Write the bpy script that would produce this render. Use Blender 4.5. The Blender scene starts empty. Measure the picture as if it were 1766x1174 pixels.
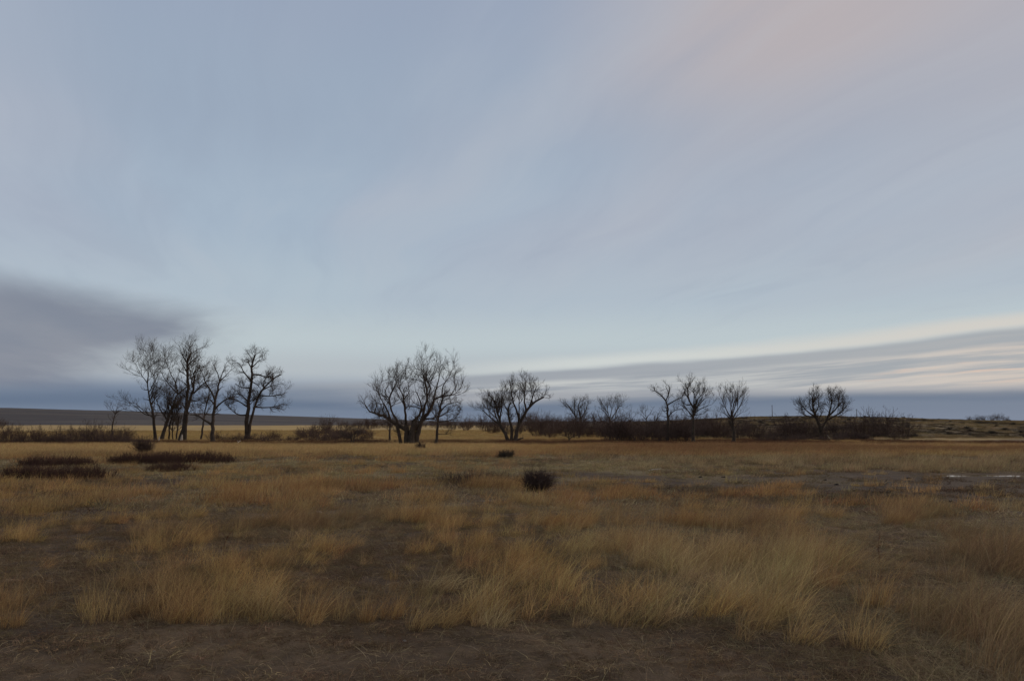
import bpy, math, random
import numpy as np
R = math.radians
scene = bpy.context.scene
COL = scene.collection
rng = np.random.default_rng(11)
random.seed(5)

# ------------------------------------------------------------------ camera
F = 1373.0            # focal length of the photograph in its own pixels (1766 wide)
PITCH = math.atan((727 - 587) / F)
CAMZ = 1.65
cam_d = bpy.data.cameras.new('camera'); cam = bpy.data.objects.new('camera', cam_d)
COL.objects.link(cam); scene.camera = cam
cam_d.sensor_width = 36; cam_d.lens = 36 * F / 1766
cam_d.clip_start = 0.1; cam_d.clip_end = 20000
cam.location = (0, 0, CAMZ); cam.rotation_euler = (R(90) + PITCH, 0, 0)

# ------------------------------------------------------------------ exposure
scene.view_settings.view_transform = 'Standard'; scene.view_settings.look = 'None'
scene.view_settings.exposure = 0; scene.view_settings.gamma = 1
scene.view_settings.use_curve_mapping = False
scene.cycles.max_bounces = 6; scene.cycles.diffuse_bounces = 3
scene.cycles.transparent_max_bounces = 4
scene.render.use_motion_blur = False

def lin(r, g, b):
    f = lambda c: ((c / 255 + 0.055) / 1.055) ** 2.4 if c > 10 else c / 255 / 12.92
    return (f(r), f(g), f(b), 1)

# ------------------------------------------------------------------ node helper
class NT:
    def __init__(s, tree): s.t = tree; s.n = tree.nodes; s.l = tree.links; s.n.clear()
    def new(s, typ, **kw):
        n = s.n.new(typ)
        for k, v in kw.items(): setattr(n, k, v)
        return n
    def link(s, a, b): s.l.new(a, b)
    def put(s, sock, v):
        if hasattr(v, 'is_output') or isinstance(v, bpy.types.NodeSocket): s.l.new(v, sock)
        else: sock.default_value = v
    def m(s, op, a, b=0.0, c=0.0, clamp=False):
        n = s.new('ShaderNodeMath', operation=op, use_clamp=clamp)
        s.put(n.inputs[0], a); s.put(n.inputs[1], b); s.put(n.inputs[2], c)
        return n.outputs[0]
    def step(s, x, a, b):            # smooth 0..1 from a to b
        n = s.new('ShaderNodeMapRange', interpolation_type='SMOOTHSTEP', clamp=True)
        s.put(n.inputs[0], x); n.inputs[1].default_value = a; n.inputs[2].default_value = b
        n.inputs[3].default_value = 0; n.inputs[4].default_value = 1
        if a > b:
            n.inputs[1].default_value = b; n.inputs[2].default_value = a
            n.inputs[3].default_value = 1; n.inputs[4].default_value = 0
        return n.outputs[0]
    def vec(s, x, y, z=0.0):
        n = s.new('ShaderNodeCombineXYZ'); s.put(n.inputs[0], x); s.put(n.inputs[1], y); s.put(n.inputs[2], z)
        return n.outputs[0]
    def noise(s, v, scale=1.0, detail=4, rough=0.55, dist=0.0):
        n = s.new('ShaderNodeTexNoise'); s.put(n.inputs['Vector'], v)
        n.inputs['Scale'].default_value = scale; n.inputs['Detail'].default_value = detail
        n.inputs['Roughness'].default_value = rough; n.inputs['Distortion'].default_value = dist
        return n.outputs[0]
    def mix(s, f, a, b, blend='MIX'):
        n = s.new('ShaderNodeMix', data_type='RGBA', blend_type=blend)
        s.put(n.inputs[0], f); s.put(n.inputs[6], a); s.put(n.inputs[7], b)
        return n.outputs[2]
    def ramp(s, x, stops, interp='B_SPLINE'):
        n = s.new('ShaderNodeValToRGB'); cr = n.color_ramp; cr.interpolation = interp
        while len(cr.elements) < len(stops): cr.elements.new(0.5)
        for e, (p, c) in zip(cr.elements, stops): e.position = p; e.color = c
        s.put(n.inputs[0], x)
        return n.outputs[0]

# ------------------------------------------------------------------ sky: dusk, high thin cloud over a clear blue-grey horizon
SUN_EL, SUN_AZ = R(22), R(62)          # sun low to the right of the view, behind cloud
world = bpy.data.worlds.new('World'); scene.world = world; world.use_nodes = True
w = NT(world.node_tree)
tc = w.new('ShaderNodeTexCoord')
sep = w.new('ShaderNodeSeparateXYZ'); w.link(tc.outputs['Generated'], sep.inputs[0])
dx, dy, dz = sep.outputs
DEG = 180 / math.pi
el = w.m('MULTIPLY', w.m('ARCSINE', dz), DEG)
az = w.m('MULTIPLY', w.m('ARCTAN2', dx, dy), DEG)
# veil colour by height above the horizon
base = w.ramp(w.m('DIVIDE', el, 60, clamp=True), [
    (0.000, lin(116, 131, 156)), (0.030, lin(130, 143, 164)), (0.060, lin(180, 188, 194)), (0.095, lin(188, 200, 205)),
    (0.150, lin(176, 191, 203)), (0.23, lin(166, 182, 199)), (0.36, lin(157, 172, 191)), (0.50, lin(153, 166, 187)), (1.0, lin(148, 158, 178))], 'EASE')
# flat cloud plane far overhead
k = w.m('DIVIDE', 1.0, w.m('MAXIMUM', w.m('ADD', dz, 0.06), 0.02))
px_, py_ = w.m('MULTIPLY', dx, k), w.m('MULTIPLY', dy, k)
ca, sa = math.cos(R(-16)), math.sin(R(-16))
across = w.m('SUBTRACT', w.m('MULTIPLY', px_, ca), w.m('MULTIPLY', py_, sa))
along = w.m('ADD', w.m('MULTIPLY', px_, sa), w.m('MULTIPLY', py_, ca))
warp = w.noise(w.vec(px_, py_, 3.0), 0.45, 3, 0.5)
ac2 = w.m('ADD', across, w.m('MULTIPLY', w.m('SUBTRACT', warp, 0.5), 0.8))
n_band = w.noise(w.vec(w.m('MULTIPLY', ac2, 0.62), w.m('MULTIPLY', along, 0.16), 1.7), 1.0, 3, 0.5, 0.3)
n_fibre = w.noise(w.vec(w.m('MULTIPLY', ac2, 2.6), w.m('MULTIPLY', along, 0.45), 7.1), 1.0, 6, 0.6, 0.6)
high = w.step(el, 5, 15)
f_band = w.m('MULTIPLY', w.m('ADD', w.step(n_band, 0.34, 0.62), w.m('MULTIPLY', w.step(az, 0, 25), 0.4), 0.0, True), high)
lav = w.mix(w.step(az, -12, 32), lin(172, 180, 195), lin(178, 178, 187))
base = w.mix(w.m('MULTIPLY', f_band, 0.95), base, lav)
pink = w.m('MULTIPLY', w.m('MULTIPLY', w.step(az, 0, 24), w.step(el, 15, 25)), w.m('ADD', 0.35, w.m('MULTIPLY', w.step(n_band, 0.30, 0.55), 0.65)))
base = w.mix(w.m('MULTIPLY', pink, 0.95), base, lin(188, 177, 177))
base = w.mix(w.m('MULTIPLY', w.m('MULTIPLY', w.step(n_fibre, 0.46, 0.72), w.step(el, 4, 11)), 0.24), base, lin(186, 194, 203))
base = w.mix(w.m('MULTIPLY', w.m('MULTIPLY', w.step(n_fibre, 0.52, 0.28), w.step(el, 4, 11)), 0.20), base, lin(146, 158, 178))
# low cloud bank streaks, tilted a little up to the right
nw = w.noise(w.vec(w.m('MULTIPLY', az, 0.045), w.m('MULTIPLY', el, 0.25), 2.0), 1.0, 4, 0.55)
tilt = w.m('SUBTRACT', el, w.m('MULTIPLY', w.m('ADD', az, 1.0), 0.062))
tilt = w.m('ADD', tilt, w.m('MULTIPLY', w.m('SUBTRACT', nw, 0.5), 1.1))
n_str = w.noise(w.vec(w.m('MULTIPLY', az, 0.055), w.m('MULTIPLY', tilt, 1.15), 5.3), 1.0, 6, 0.58, 0.25)
n_fin = w.noise(w.vec(w.m('MULTIPLY', az, 0.10), w.m('MULTIPLY', tilt, 3.2), 9.3), 1.0, 5, 0.6, 0.3)
in_bank = w.m('MULTIPLY', w.step(tilt, 3.75, 3.15), w.step(az, -34, -6))
cream = w.mix(w.step(az, 12, 36), lin(198, 200, 199), lin(211, 198, 187))
grey = w.mix(w.step(az, 0, 30), lin(150, 156, 166), lin(162, 167, 173))
streak = w.mix(w.step(w.m('ADD', w.m('MULTIPLY', n_str, 0.6), w.m('MULTIPLY', n_fin, 0.4)), 0.37, 0.57), grey, cream)
streak = w.mix(w.m('MULTIPLY', w.step(el, 2.5, 1.9), 0.85), streak, lin(160, 163, 170))
top_grey = w.m('MULTIPLY', w.step(tilt, 2.3, 2.8), 0.85)
streak = w.mix(top_grey, streak, grey)
base = w.mix(w.m('MULTIPLY', in_bank, 0.92), base, streak)
# bright rim on the bank's upper edge
rim = w.m('MULTIPLY', w.m('MULTIPLY', w.step(tilt, 3.25, 3.7), w.step(tilt, 4.7, 3.8)), w.step(az, -12, 8))
base = w.mix(w.m('MULTIPLY', rim, 0.95), base, w.mix(w.step(az, 5, 34), lin(207, 212, 210), lin(210, 206, 199)))
# small peach wisps low on the sunward side
n_pc = w.noise(w.vec(w.m('MULTIPLY', az, 0.16), w.m('MULTIPLY', tilt, 3.4), 21.3), 1.0, 5, 0.6, 0.4)
pc = w.m('MULTIPLY', w.m('MULTIPLY', w.step(n_pc, 0.56, 0.70), w.step(az, 18, 31)), w.m('MULTIPLY', w.step(el, 2.2, 2.6), w.step(el, 4.2, 3.0)))
base = w.mix(w.m('MULTIPLY', pc, 0.8), base, lin(224, 196, 178))
# dark grey cloud low on the left
dw = w.noise(w.vec(w.m('MULTIPLY', az, 0.06), w.m('MULTIPLY', el, 0.17), 12.2), 1.0, 5, 0.55, 0.4)
dd = w.m('MULTIPLY', w.m('SUBTRACT', dw, 0.5), 1.0)
e_d = w.m('ADD', w.m('ADD', el, w.m('MULTIPLY', w.m('ADD', az, 30), 0.20)), w.m('MULTIPLY', dd, 5.0))
a_d = w.m('ADD', w.m('ADD', az, w.m('MULTIPLY', w.m('SUBTRACT', 6.4, el), 2.1)), w.m('MULTIPLY', dd, 16.0))
dark = w.m('MULTIPLY', w.m('MULTIPLY', w.step(e_d, 9.8, 6.6), w.step(a_d, -16.5, -25)), w.m('MULTIPLY', w.step(el, 0.9, 2.4), w.step(az, -95, -60)))
base = w.mix(w.m('MULTIPLY', dark, 0.92), base, w.mix(w.step(dw, 0.35, 0.65), lin(124, 131, 147), lin(138, 142, 154)))
# clear blue-grey strip along the horizon
nb = w.noise(w.vec(w.m('MULTIPLY', az, 0.05), w.m('MULTIPLY', el, 0.4), 31.0), 1.0, 4, 0.5)
e_b = w.m('ADD', w.m('SUBTRACT', el, w.m('MULTIPLY', w.step(az, 0, 34), 0.55)), w.m('MULTIPLY', w.m('SUBTRACT', nb, 0.5), 1.6))
lowb = w.step(e_b, 1.75, 1.05)
lowl = w.m('MULTIPLY', w.step(e_b, 3.0, 1.2), w.step(az, -2, -14))
lowm = w.m('MAXIMUM', lowb, lowl)
blue = w.ramp(w.m('DIVIDE', e_b, 2.0, clamp=True), [(0.0, lin(119, 132, 153)), (0.35, lin(114, 128, 149)), (0.7, lin(100, 116, 139)), (1.0, lin(106, 122, 144))], 'EASE')
base = w.mix(w.m('MULTIPLY', lowm, 0.95), base, blue)
bg_cloud = w.new('ShaderNodeBackground'); w.link(base, bg_cloud.inputs[0]); bg_cloud.inputs[1].default_value = 1.0
sky = w.new('ShaderNodeTexSky', sky_type='NISHITA')
sky.sun_disc = False; sky.sun_elevation = SUN_EL; sky.sun_rotation = SUN_AZ
bg_sky = w.new('ShaderNodeBackground'); w.link(sky.outputs[0], bg_sky.inputs[0]); bg_sky.inputs[1].default_value = 0.06
mx = w.new('ShaderNodeMixShader'); mx.inputs[0].default_value = 0.97
w.link(bg_sky.outputs[0], mx.inputs[1]); w.link(bg_cloud.outputs[0], mx.inputs[2])
wo = w.new('ShaderNodeOutputWorld'); w.link(mx.outputs[0], wo.inputs[0])
world.cycles.sampling_method = 'MANUAL'; world.cycles.sample_map_resolution = 512

# ------------------------------------------------------------------ sun, veiled
sd = bpy.data.lights.new('sun', 'SUN'); sun = bpy.data.objects.new('sun', sd); COL.objects.link(sun)
sd.energy = 1.5; sd.angle = R(25); sd.color = (1.0, 0.88, 0.76)
sun.rotation_euler = (R(90) - SUN_EL, 0, math.pi - SUN_AZ)

# ------------------------------------------------------------------ numpy noise
_perm = np.random.default_rng(77).random((256, 256))
def vnoise(x, y):
    xi = np.floor(x).astype(int); yi = np.floor(y).astype(int)
    fx = x - xi; fy = y - yi
    fx = fx * fx * (3 - 2 * fx); fy = fy * fy * (3 - 2 * fy)
    g = lambda a, b: _perm[a & 255, b & 255]
    return (g(xi, yi) * (1 - fx) + g(xi + 1, yi) * fx) * (1 - fy) + (g(xi, yi + 1) * (1 - fx) + g(xi + 1, yi + 1) * fx) * fy
def fbm(x, y, o=4):
    s = 0; a = 0.5; t = 0
    for i in range(o):
        s = s + a * vnoise(x * 2 ** i + 17.3 * i, y * 2 ** i + 9.1 * i); t += a; a *= 0.55
    return s / t
def sst(x, a, b):
    t = np.clip((x - a) / (b - a), 0, 1); return t * t * (3 - 2 * t)
def lerp3(a, b, t): return np.asarray(a) * (1 - t)[..., None] + np.asarray(b) * t[..., None]

# ------------------------------------------------------------------ terrain height
PUD = (18.0, 32.5)
def H(x, y):
    x = np.asarray(x, float); y = np.asarray(y, float)
    z = -0.0138 * np.clip(y, -40, 118)
    cy = 128 + 4 * np.sin(x * 0.031) + 2 * np.sin(x * 0.083 + 1)
    z = z - 0.12 * np.exp(-((y - cy) / 7.0) ** 2)
    z = z - 0.18 * sst(y, 118, 160)
    # small hummocks
    z = z + 0.05 * (fbm(x * 0.9, y * 0.9, 3) - 0.5) * sst(y, 400, 60) + 0.30 * (fbm(x * 0.07 + 3, y * 0.09, 3) - 0.5) * sst(np.hypot(x, y), 8, 40) * sst(y, 900, 300)
    near = sst(y, 22, 10)
    z = z + near * (0.060 * (fbm(x * 3.2 + 8, y * 2.6, 3) - 0.5) + 0.022 * (fbm(x * 11, y * 9, 2) - 0.5))
    # grassy knoll on the right
    s = sst(y, 165, 395)
    hp = 3.75 * sst(x, 25, 150) + 2.45 * np.exp(-((x - 128) / 62) ** 2) + 0.8 * np.exp(-((x - 70) / 25) ** 2)
    z = z + s * hp * (1 + 0.10 * (fbm(x * 0.03, y * 0.02, 3) - 0.5)) + s * sst(x, 20, 60) * 1.1 * (fbm(x * 0.05, y * 0.03 + 7, 4) - 0.5) * sst(y, 700, 420)
    z = z - 2.4 * np.exp(-((x - 128) / 62) ** 2) * sst(y, 430, 620)
    # long far ridge on the left
    rr = np.clip((-533 * 1.02 - x) * 0.034, 0, 90)
    z = z + sst(y, 700, 2500) * rr * (1 + 0.06 * (fbm(x * 0.002, y * 0.002, 3) - 0.5)) + sst(y, 900, 2600) * 1.6
    # wet hollow
    z = z - 0.10 * np.exp(-(((x - PUD[0] - 2) / 4.6) ** 2 + ((y - PUD[1]) / 1.1) ** 2) ** 2)
    return z

def ray(px, py):
    a = (px - 883) / F; b = (587 - py) / F
    c, s = math.cos(PITCH), math.sin(PITCH)
    return a, c - b * s, s + b * c
def at(px, py, D):
    x, y, z = ray(px, py); k = D / y
    return np.array([x * k, D, CAMZ + z * k])
_Y = np.exp(np.linspace(math.log(3.5), math.log(1500), 6000))
def hit(px, py, lo=3.5, hi=1500):
    x, y, z = ray(px, py)
    Y = _Y[(_Y >= lo) & (_Y <= hi)]
    zz = CAMZ + z / y * Y; h = H(x / y * Y, Y)
    i = np.argmax(zz < h) if np.any(zz < h) else len(Y) - 1
    return float(x / y * Y[i]), float(Y[i])

# ------------------------------------------------------------------ vegetation zones (where which grass grows)
GOLD = (0.40, 0.255, 0.11); TAN = (0.40, 0.295, 0.15); RUSS = (0.225, 0.125, 0.066); GREY = (0.30, 0.24, 0.145)
SOIL = (0.056, 0.039, 0.027); DRK = (0.085, 0.052, 0.038)
TRAIL = [hit(*p) for p in ((440, 893), (560, 886), (690, 876), (800, 866), (900, 861), (1010, 859))]
def seg_dist(x, y, pts):
    d = np.full(np.shape(x), 1e9)
    for (ax, ay), (bx, by) in zip(pts[:-1], pts[1:]):
        t = np.clip(((x - ax) * (bx - ax) + (y - ay) * (by - ay)) / ((bx - ax) ** 2 + (by - ay) ** 2), 0, 1)
        d = np.minimum(d, np.hypot(x - ax - t * (bx - ax), y - ay - t * (by - ay)))
    return d
def zones(x, y):
    u = x / np.maximum(y, 1)                      # bearing, as a slope
    n1 = fbm(x * 1.0 + 5, y * 0.75, 3); n2 = fbm(x * 0.16 + 40, y * 0.14, 3); n3 = fbm(x * 0.035 + 90, y * 0.05, 3)
    nf = fbm(x * 2.3 + 11, y * 1.9, 2)
    edge = 7.0 - 2.6 * sst(x, 0.9, 3.4) + 0.5 * (n1 - 0.5)
    tall = sst(y, edge - 0.25, edge + 0.5) * np.clip(sst(n1, 0.46, 0.62) * (0.55 + 0.45 * sst(n2, 0.36, 0.55)) + 0.05, 0, 1)
    # bare, trodden ground to the right of the middle
    bare = sst(x, 1.5, 5.5) * sst(y, 16.5 + 2 * (n1 - .5), 19.5) * sst(y, 35 + 3 * (n2 - .5), 30)
    bare = np.maximum(bare, 0.6 * sst(x, -1, 3) * sst(y, 24, 27) * sst(y, 36, 32))
    midshort = sst(y, 24, 29) * sst(y, 62, 50) * sst(x, 16, 4)
    tall = tall * (1 - 0.9 * bare) * (1 - 0.8 * midshort * (0.6 + 0.4 * (n2 > 0.45)))
    tall = np.maximum(tall, bare * 0.7 * sst(n2, 0.56, 0.66) * sst(n1, 0.45, 0.6))
    russ = sst(y, 55 + 8 * (n2 - .5), 66) * sst(u, 0.0, 0.12) * sst(y, 128, 118)
    russ = russ * np.clip(0.35 + 1.4 * (n3 - 0.35) + 0.6 * (n2 - .5), 0.15, 1)
    creek = np.exp(-((y - 128 - 4 * np.sin(x * 0.031) - 8 * (n3 - .5)) / 20.0) ** 4) * sst(n2 + .3 * (n3 - .5), 0.22, 0.40)
    leftg = sst(y, 52, 64) * sst(u, 0.05, -0.05)
    tall = np.clip(np.maximum(tall, np.maximum(np.maximum(0.9 * russ, 0.7 * leftg * sst(n2, 0.25, 0.5)), creek)), 0, 1)
    tall = tall * (1 - sst((x - PUD[0] - 2) ** 2 / 30 + (y - PUD[1] + 1.5) ** 2 / 9, 1.3, 0.9))
    trail = sst(seg_dist(x, y, TRAIL) + 0.5 * (n1 - .5), 0.75, 0.2)
    tall = tall * (1 - trail)
    # colour of the tall grass
    c = lerp3(GOLD, TAN, sst(n2 + 0.35 * (nf - .5), 0.40, 0.62))
    c = lerp3(c, (0.33, 0.175, 0.075), 0.75 * sst(n2 * .6 + n1 * .4, 0.50, 0.62) * sst(y, 9, 14))
    c = c * (1 - (0.45 * russ)[..., None]) + np.asarray(RUSS) * (0.45 * russ)[..., None]
    c = lerp3(c, RUSS, np.clip(russ * 1.0, 0, 0.85) * sst(n3 + 0.2 * (nf - .5), 0.40, 0.58))
    c = lerp3(c, (0.105, 0.055, 0.034), np.clip(creek * (1.0 + 1.2 * (n2 - 0.4)), 0, 0.95))
    c = lerp3(c, (0.47, 0.325, 0.15), 0.8 * leftg * (1 - np.clip(creek, 0, 1)))
    c = lerp3(c, GREY, 0.7 * sst(y, 30, 36) * sst(y, 58, 48) * sst(u, -0.05, 0.08))
    c = lerp3(c, (0.22, 0.145, 0.085), 0.75 * sst(u, 0.33, 0.52) * sst(y, 18, 12))
    c = lerp3(c, (0.22, 0.15, 0.085), 0.65 * sst(fbm(x * 0.7 + 60, y * 0.6, 3), 0.50, 0.64) * sst(y, 22, 14))
    short = np.clip(0.35 + 1.1 * sst(n1 * .5 + n2 * .5, 0.38, 0.58) - 0.6 * bare * sst(n2, 0.62, 0.45), 0.05, 1)
    short = short * (1 - sst((x - PUD[0] - 2) ** 2 / 30 + (y - PUD[1] + 1.0) ** 2 / 6, 1.3, 0.9))
    short = short * (1 - 0.55 * sst(y, edge + 0.4, edge - 0.3) * (n2 < 0.62))
    sc = lerp3((0.16, 0.115, 0.07), GREY, 0.8 * sst(n2, 0.38, 0.62))
    sc = lerp3(sc, (0.115, 0.082, 0.055), bare * 0.75); sc = lerp3(sc, lerp3((0.10, 0.072, 0.048), (0.21, 0.15, 0.09), sst(nf, 0.4, 0.7)), 0.8 * sst(y, edge + 0.3, edge - 0.5))
    sc = lerp3(sc, (0.29, 0.235, 0.125), 0.7 * midshort)
    mot = sst(fbm(x * 0.42 + 13, y * 0.30, 4), 0.50, 0.62) * sst(y, 19, 28) * sst(y, 80, 55)
    sc = lerp3(sc, (0.125, 0.088, 0.058), 0.75 * mot); c = lerp3(c, (0.19, 0.125, 0.07), 0.45 * mot)
    sc = lerp3(sc, c, 0.6 * sst(y, 58, 75))
    # ground itself
    cov = np.clip(0.18 + 0.5 * (n1 - .35) + 0.5 * (n2 - .35), 0, 0.6) * (1 - 0.7 * bare)
    g = lerp3(SOIL, (0.19, 0.135, 0.08), cov)
    g = g * (0.62 + 0.8 * fbm(x * 3.1, y * 4.3, 3))[..., None]
    g = lerp3(g, (0.20, 0.155, 0.085), 0.75 * midshort * sst(n2, 0.3, 0.5))
    g = lerp3(g, (0.075, 0.053, 0.036), 0.75 * mot)
    g = lerp3(g, (0.17, 0.14, 0.105), 0.5 * trail)
    g = lerp3(g, c * 0.8, 0.75 * sst(y, 50, 75) * sst(y, 158, 145))
    mead = sst(y + 14 * (n2 - .5), 142, 156)
    g = lerp3(g, lerp3((0.40, 0.275, 0.105), (0.31, 0.22, 0.10), sst(n3, 0.35, 0.65)) * (1 - 0.6 * sst(x, 20, 45) * (1 - .5 * sst(n2, .4, .6)))[..., None], mead)
    g = lerp3(g, lerp3((0.060, 0.044, 0.028), (0.15, 0.108, 0.055), sst(fbm(x * 0.06, y * 0.03, 4), 0.42, 0.62)), sst(y, 160, 195) * sst(x, 15, 48))
    far = sst(y + 250 * (n3 - .5), 700, 860)
    g = lerp3(g, lerp3((0.060, 0.052, 0.050), (0.088, 0.074, 0.064), sst(fbm(x * 0.004, y * 0.004, 4), 0.35, 0.65)), far)
    return dict(tall=tall, short=short, c=c, sc=sc, g=g, bare=bare, edge=edge, russ=russ, creek=creek)

# ------------------------------------------------------------------ mesh helpers
def mesh_np(name, v, f, smooth=True):
    """v (N,3), f (M,k) with k = 3 or 4"""
    me = bpy.data.meshes.new(name); f = np.asarray(f, np.int32); k = f.shape[1]
    me.vertices.add(len(v)); me.vertices.foreach_set('co', np.asarray(v, np.float32).ravel())
    me.loops.add(f.size); me.loops.foreach_set('vertex_index', f.ravel())
    me.polygons.add(len(f)); me.polygons.foreach_set('loop_start', np.arange(0, f.size, k, dtype=np.int32))
    me.polygons.foreach_set('use_smooth', np.full(len(f), smooth, bool))
    me.update(calc_edges=True); me.validate()
    return me
def obj(name, me, mat=None, parent=None, loc=None):
    o = bpy.data.objects.new(name, me); COL.objects.link(o)
    if mat is not None and me is not None and not me.materials: me.materials.append(mat)
    if parent is not None: o.parent = parent
    if loc is not None: o.location = loc
    return o
def tag(o, label=None, cat=None, group=None, kind=None):
    for k, v in (('label', label), ('category', cat), ('group', group), ('kind', kind)):
        if v: o[k] = v
    return o
def empty(name, loc, label=None, cat=None, group=None):
    o = bpy.data.objects.new(name, None); COL.objects.link(o); o.location = loc; o.empty_display_size = 0.3
    return tag(o, label, cat, group)
def nrm(a): return a / np.maximum(np.linalg.norm(a, axis=-1, keepdims=True), 1e-9)
def tubes(sets):
    """sets: list of (P (N,n,3), Rad (N,n), sides) -> verts, quads"""
    V, Q, o = [], [], 0
    for P, Rd, k in sets:
        N, n, _ = P.shape
        if N == 0: continue
        T = nrm(np.gradient(P, axis=1))
        ref = np.where((np.abs(T[..., 1:2]) > 0.9), np.array([1., 0, 0]), np.array([0.0, 1.0, 0.0]))
        U = nrm(np.cross(T, ref)); W = np.cross(T, U)
        a = np.arange(k) * 2 * math.pi / k
        ring = P[:, :, None, :] + Rd[:, :, None, None] * (np.cos(a)[None, None, :, None] * U[:, :, None, :] + np.sin(a)[None, None, :, None] * W[:, :, None, :])
        V.append(ring.reshape(-1, 3))
        idx = (np.arange(N * n * k) + o).reshape(N, n, k)
        a0 = idx[:, :-1, :]; a1 = idx[:, 1:, :]
        Q.append(np.stack([a0, np.roll(a0, -1, 2), np.roll(a1, -1, 2), a1], -1).reshape(-1, 4))
        o += N * n * k
    return np.concatenate(V), np.concatenate(Q)

# ------------------------------------------------------------------ materials
def material(name, build, rough=0.9):
    m = bpy.data.materials.new(name); m.use_nodes = True; t = NT(m.node_tree)
    out = t.new('ShaderNodeOutputMaterial'); bs = t.new('ShaderNodeBsdfPrincipled'); bs.inputs['Roughness'].default_value = rough
    bs.inputs['Specular IOR Level'].default_value = 0.15
    t.link(bs.outputs[0], out.inputs[0]); build(t, bs, out)
    return m
def c4(c): return (c[0], c[1], c[2], 1)
def bark_mat(name, a, b, scale=3.0):
    def f(t, bs, out):
        co = t.new('ShaderNodeTexCoord'); mp = t.new('ShaderNodeMapping'); mp.inputs['Scale'].default_value = (1, 1, 0.25)
        t.link(co.outputs['Object'], mp.inputs[0])
        n = t.noise(mp.outputs[0], scale * 4, 6, 0.65); n2 = t.noise(co.outputs['Object'], scale * 0.3, 3)
        t.link(t.mix(t.step(t.m('ADD', t.m('MULTIPLY', n, 0.6), t.m('MULTIPLY', n2, 0.4)), 0.35, 0.65), c4(a), c4(b)), bs.inputs['Base Color'])
        bp = t.new('ShaderNodeBump'); bp.inputs['Strength'].default_value = 0.8; bp.inputs['Distance'].default_value = 0.05
        t.link(n, bp.inputs['Height']); t.link(bp.outputs[0], bs.inputs['Normal'])
    return material(name, f, 0.95)
M_BARK = bark_mat('cottonwood_bark', (0.030, 0.023, 0.018), (0.078, 0.060, 0.046))
M_TWIG = bark_mat('twig_bark', (0.050, 0.038, 0.030), (0.100, 0.076, 0.058))
M_SHRUB = bark_mat('willow_stems', (0.050, 0.033, 0.029), (0.105, 0.072, 0.058), 1.5)
M_DARKSH = bark_mat('dark_shrub_stems', (0.040, 0.022, 0.017), (0.080, 0.043, 0.032), 1.5)
M_SAGE = bark_mat('sage_stems', (0.040, 0.035, 0.028), (0.080, 0.066, 0.048), 2)
M_PALE = bark_mat('bleached_wood', (0.30, 0.26, 0.21), (0.48, 0.43, 0.36), 4)
M_POLE = bark_mat('weathered_pole', (0.06, 0.05, 0.042), (0.10, 0.085, 0.07), 2)
M_CLOD = bark_mat('dark_clod', (0.012, 0.010, 0.009), (0.030, 0.024, 0.020), 8)
M_STALK = bark_mat('red_dock_stalk', (0.075, 0.018, 0.012), (0.13, 0.035, 0.020), 8)
M_STRAWSTALK = bark_mat('pale_weed_stalk', (0.30, 0.21, 0.12), (0.44, 0.33, 0.20), 8)

def grass_mat(name, col=None):
    m = bpy.data.materials.new(name); m.use_nodes = True; t = NT(m.node_tree)
    out = t.new('ShaderNodeOutputMaterial')
    if col is None:
        at_ = t.new('ShaderNodeAttribute', attribute_type='INSTANCER', attribute_name='tint'); base_ = at_.outputs['Color']
    else:
        rgb = t.new('ShaderNodeRGB'); rgb.outputs[0].default_value = c4(col); base_ = rgb.outputs[0]
    bl = t.new('ShaderNodeAttribute', attribute_type='GEOMETRY', attribute_name='blade')
    hs = t.new('ShaderNodeHueSaturation')
    t.link(base_, hs.inputs['Color'])
    t.link(t.m('ADD', 0.482, t.m('MULTIPLY', bl.outputs['Fac'], 0.036)), hs.inputs['Hue'])
    t.link(t.m('ADD', 0.62, t.m('MULTIPLY', bl.outputs['Fac'], 0.78)), hs.inputs['Value'])
    hs.inputs['Saturation'].default_value = 1.0
    d = t.new('ShaderNodeBsdfDiffuse'); tr = t.new('ShaderNodeBsdfTranslucent')
    t.link(hs.outputs[0], d.inputs[0]); t.link(hs.outputs[0], tr.inputs[0])
    mxs = t.new('ShaderNodeMixShader'); mxs.inputs[0].default_value = 0.38
    t.link(d.outputs[0], mxs.inputs[1]); t.link(tr.outputs[0], mxs.inputs[2]); t.link(mxs.outputs[0], out.inputs[0])
    return m
M_GRASS = grass_mat('dry_grass_blades')

def ground_build(t, bs, out):
    a = t.new('ShaderNodeAttribute', attribute_type='GEOMETRY', attribute_name='soil')
    geo = t.new('ShaderNodeNewGeometry')
    n1 = t.noise(geo.outputs['Position'], 9, 8, 0.7); n2 = t.noise(geo.outputs['Position'], 0.9, 5, 0.6); n3 = t.noise(geo.outputs['Position'], 55, 4, 0.7)
    mp = t.new('ShaderNodeMapping'); mp.inputs['Scale'].default_value = (0.06, 0.035, 0.3); t.link(geo.outputs['Position'], mp.inputs[0])
    n4 = t.noise(mp.outputs[0], 1, 7, 0.62)
    v = t.m('ADD', t.m('ADD', t.m('MULTIPLY', n1, 0.7), t.m('MULTIPLY', n2, 0.6)), t.m('ADD', t.m('MULTIPLY', n4, 0.5), t.m('MULTIPLY', n3, 0.35)))
    v = t.m('SUBTRACT', v, 0.08)
    hs = t.new('ShaderNodeHueSaturation'); t.link(a.outputs['Color'], hs.inputs['Color']); t.link(v, hs.inputs['Value'])
    t.link(hs.outputs[0], bs.inputs['Base Color'])
    bp = t.new('ShaderNodeBump'); bp.inputs['Strength'].default_value = 0.9; bp.inputs['Distance'].default_value = 0.05
    t.link(t.m('ADD', n1, t.m('MULTIPLY', n3, 0.4)), bp.inputs['Height']); t.link(bp.outputs[0], bs.inputs['Normal'])
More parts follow.
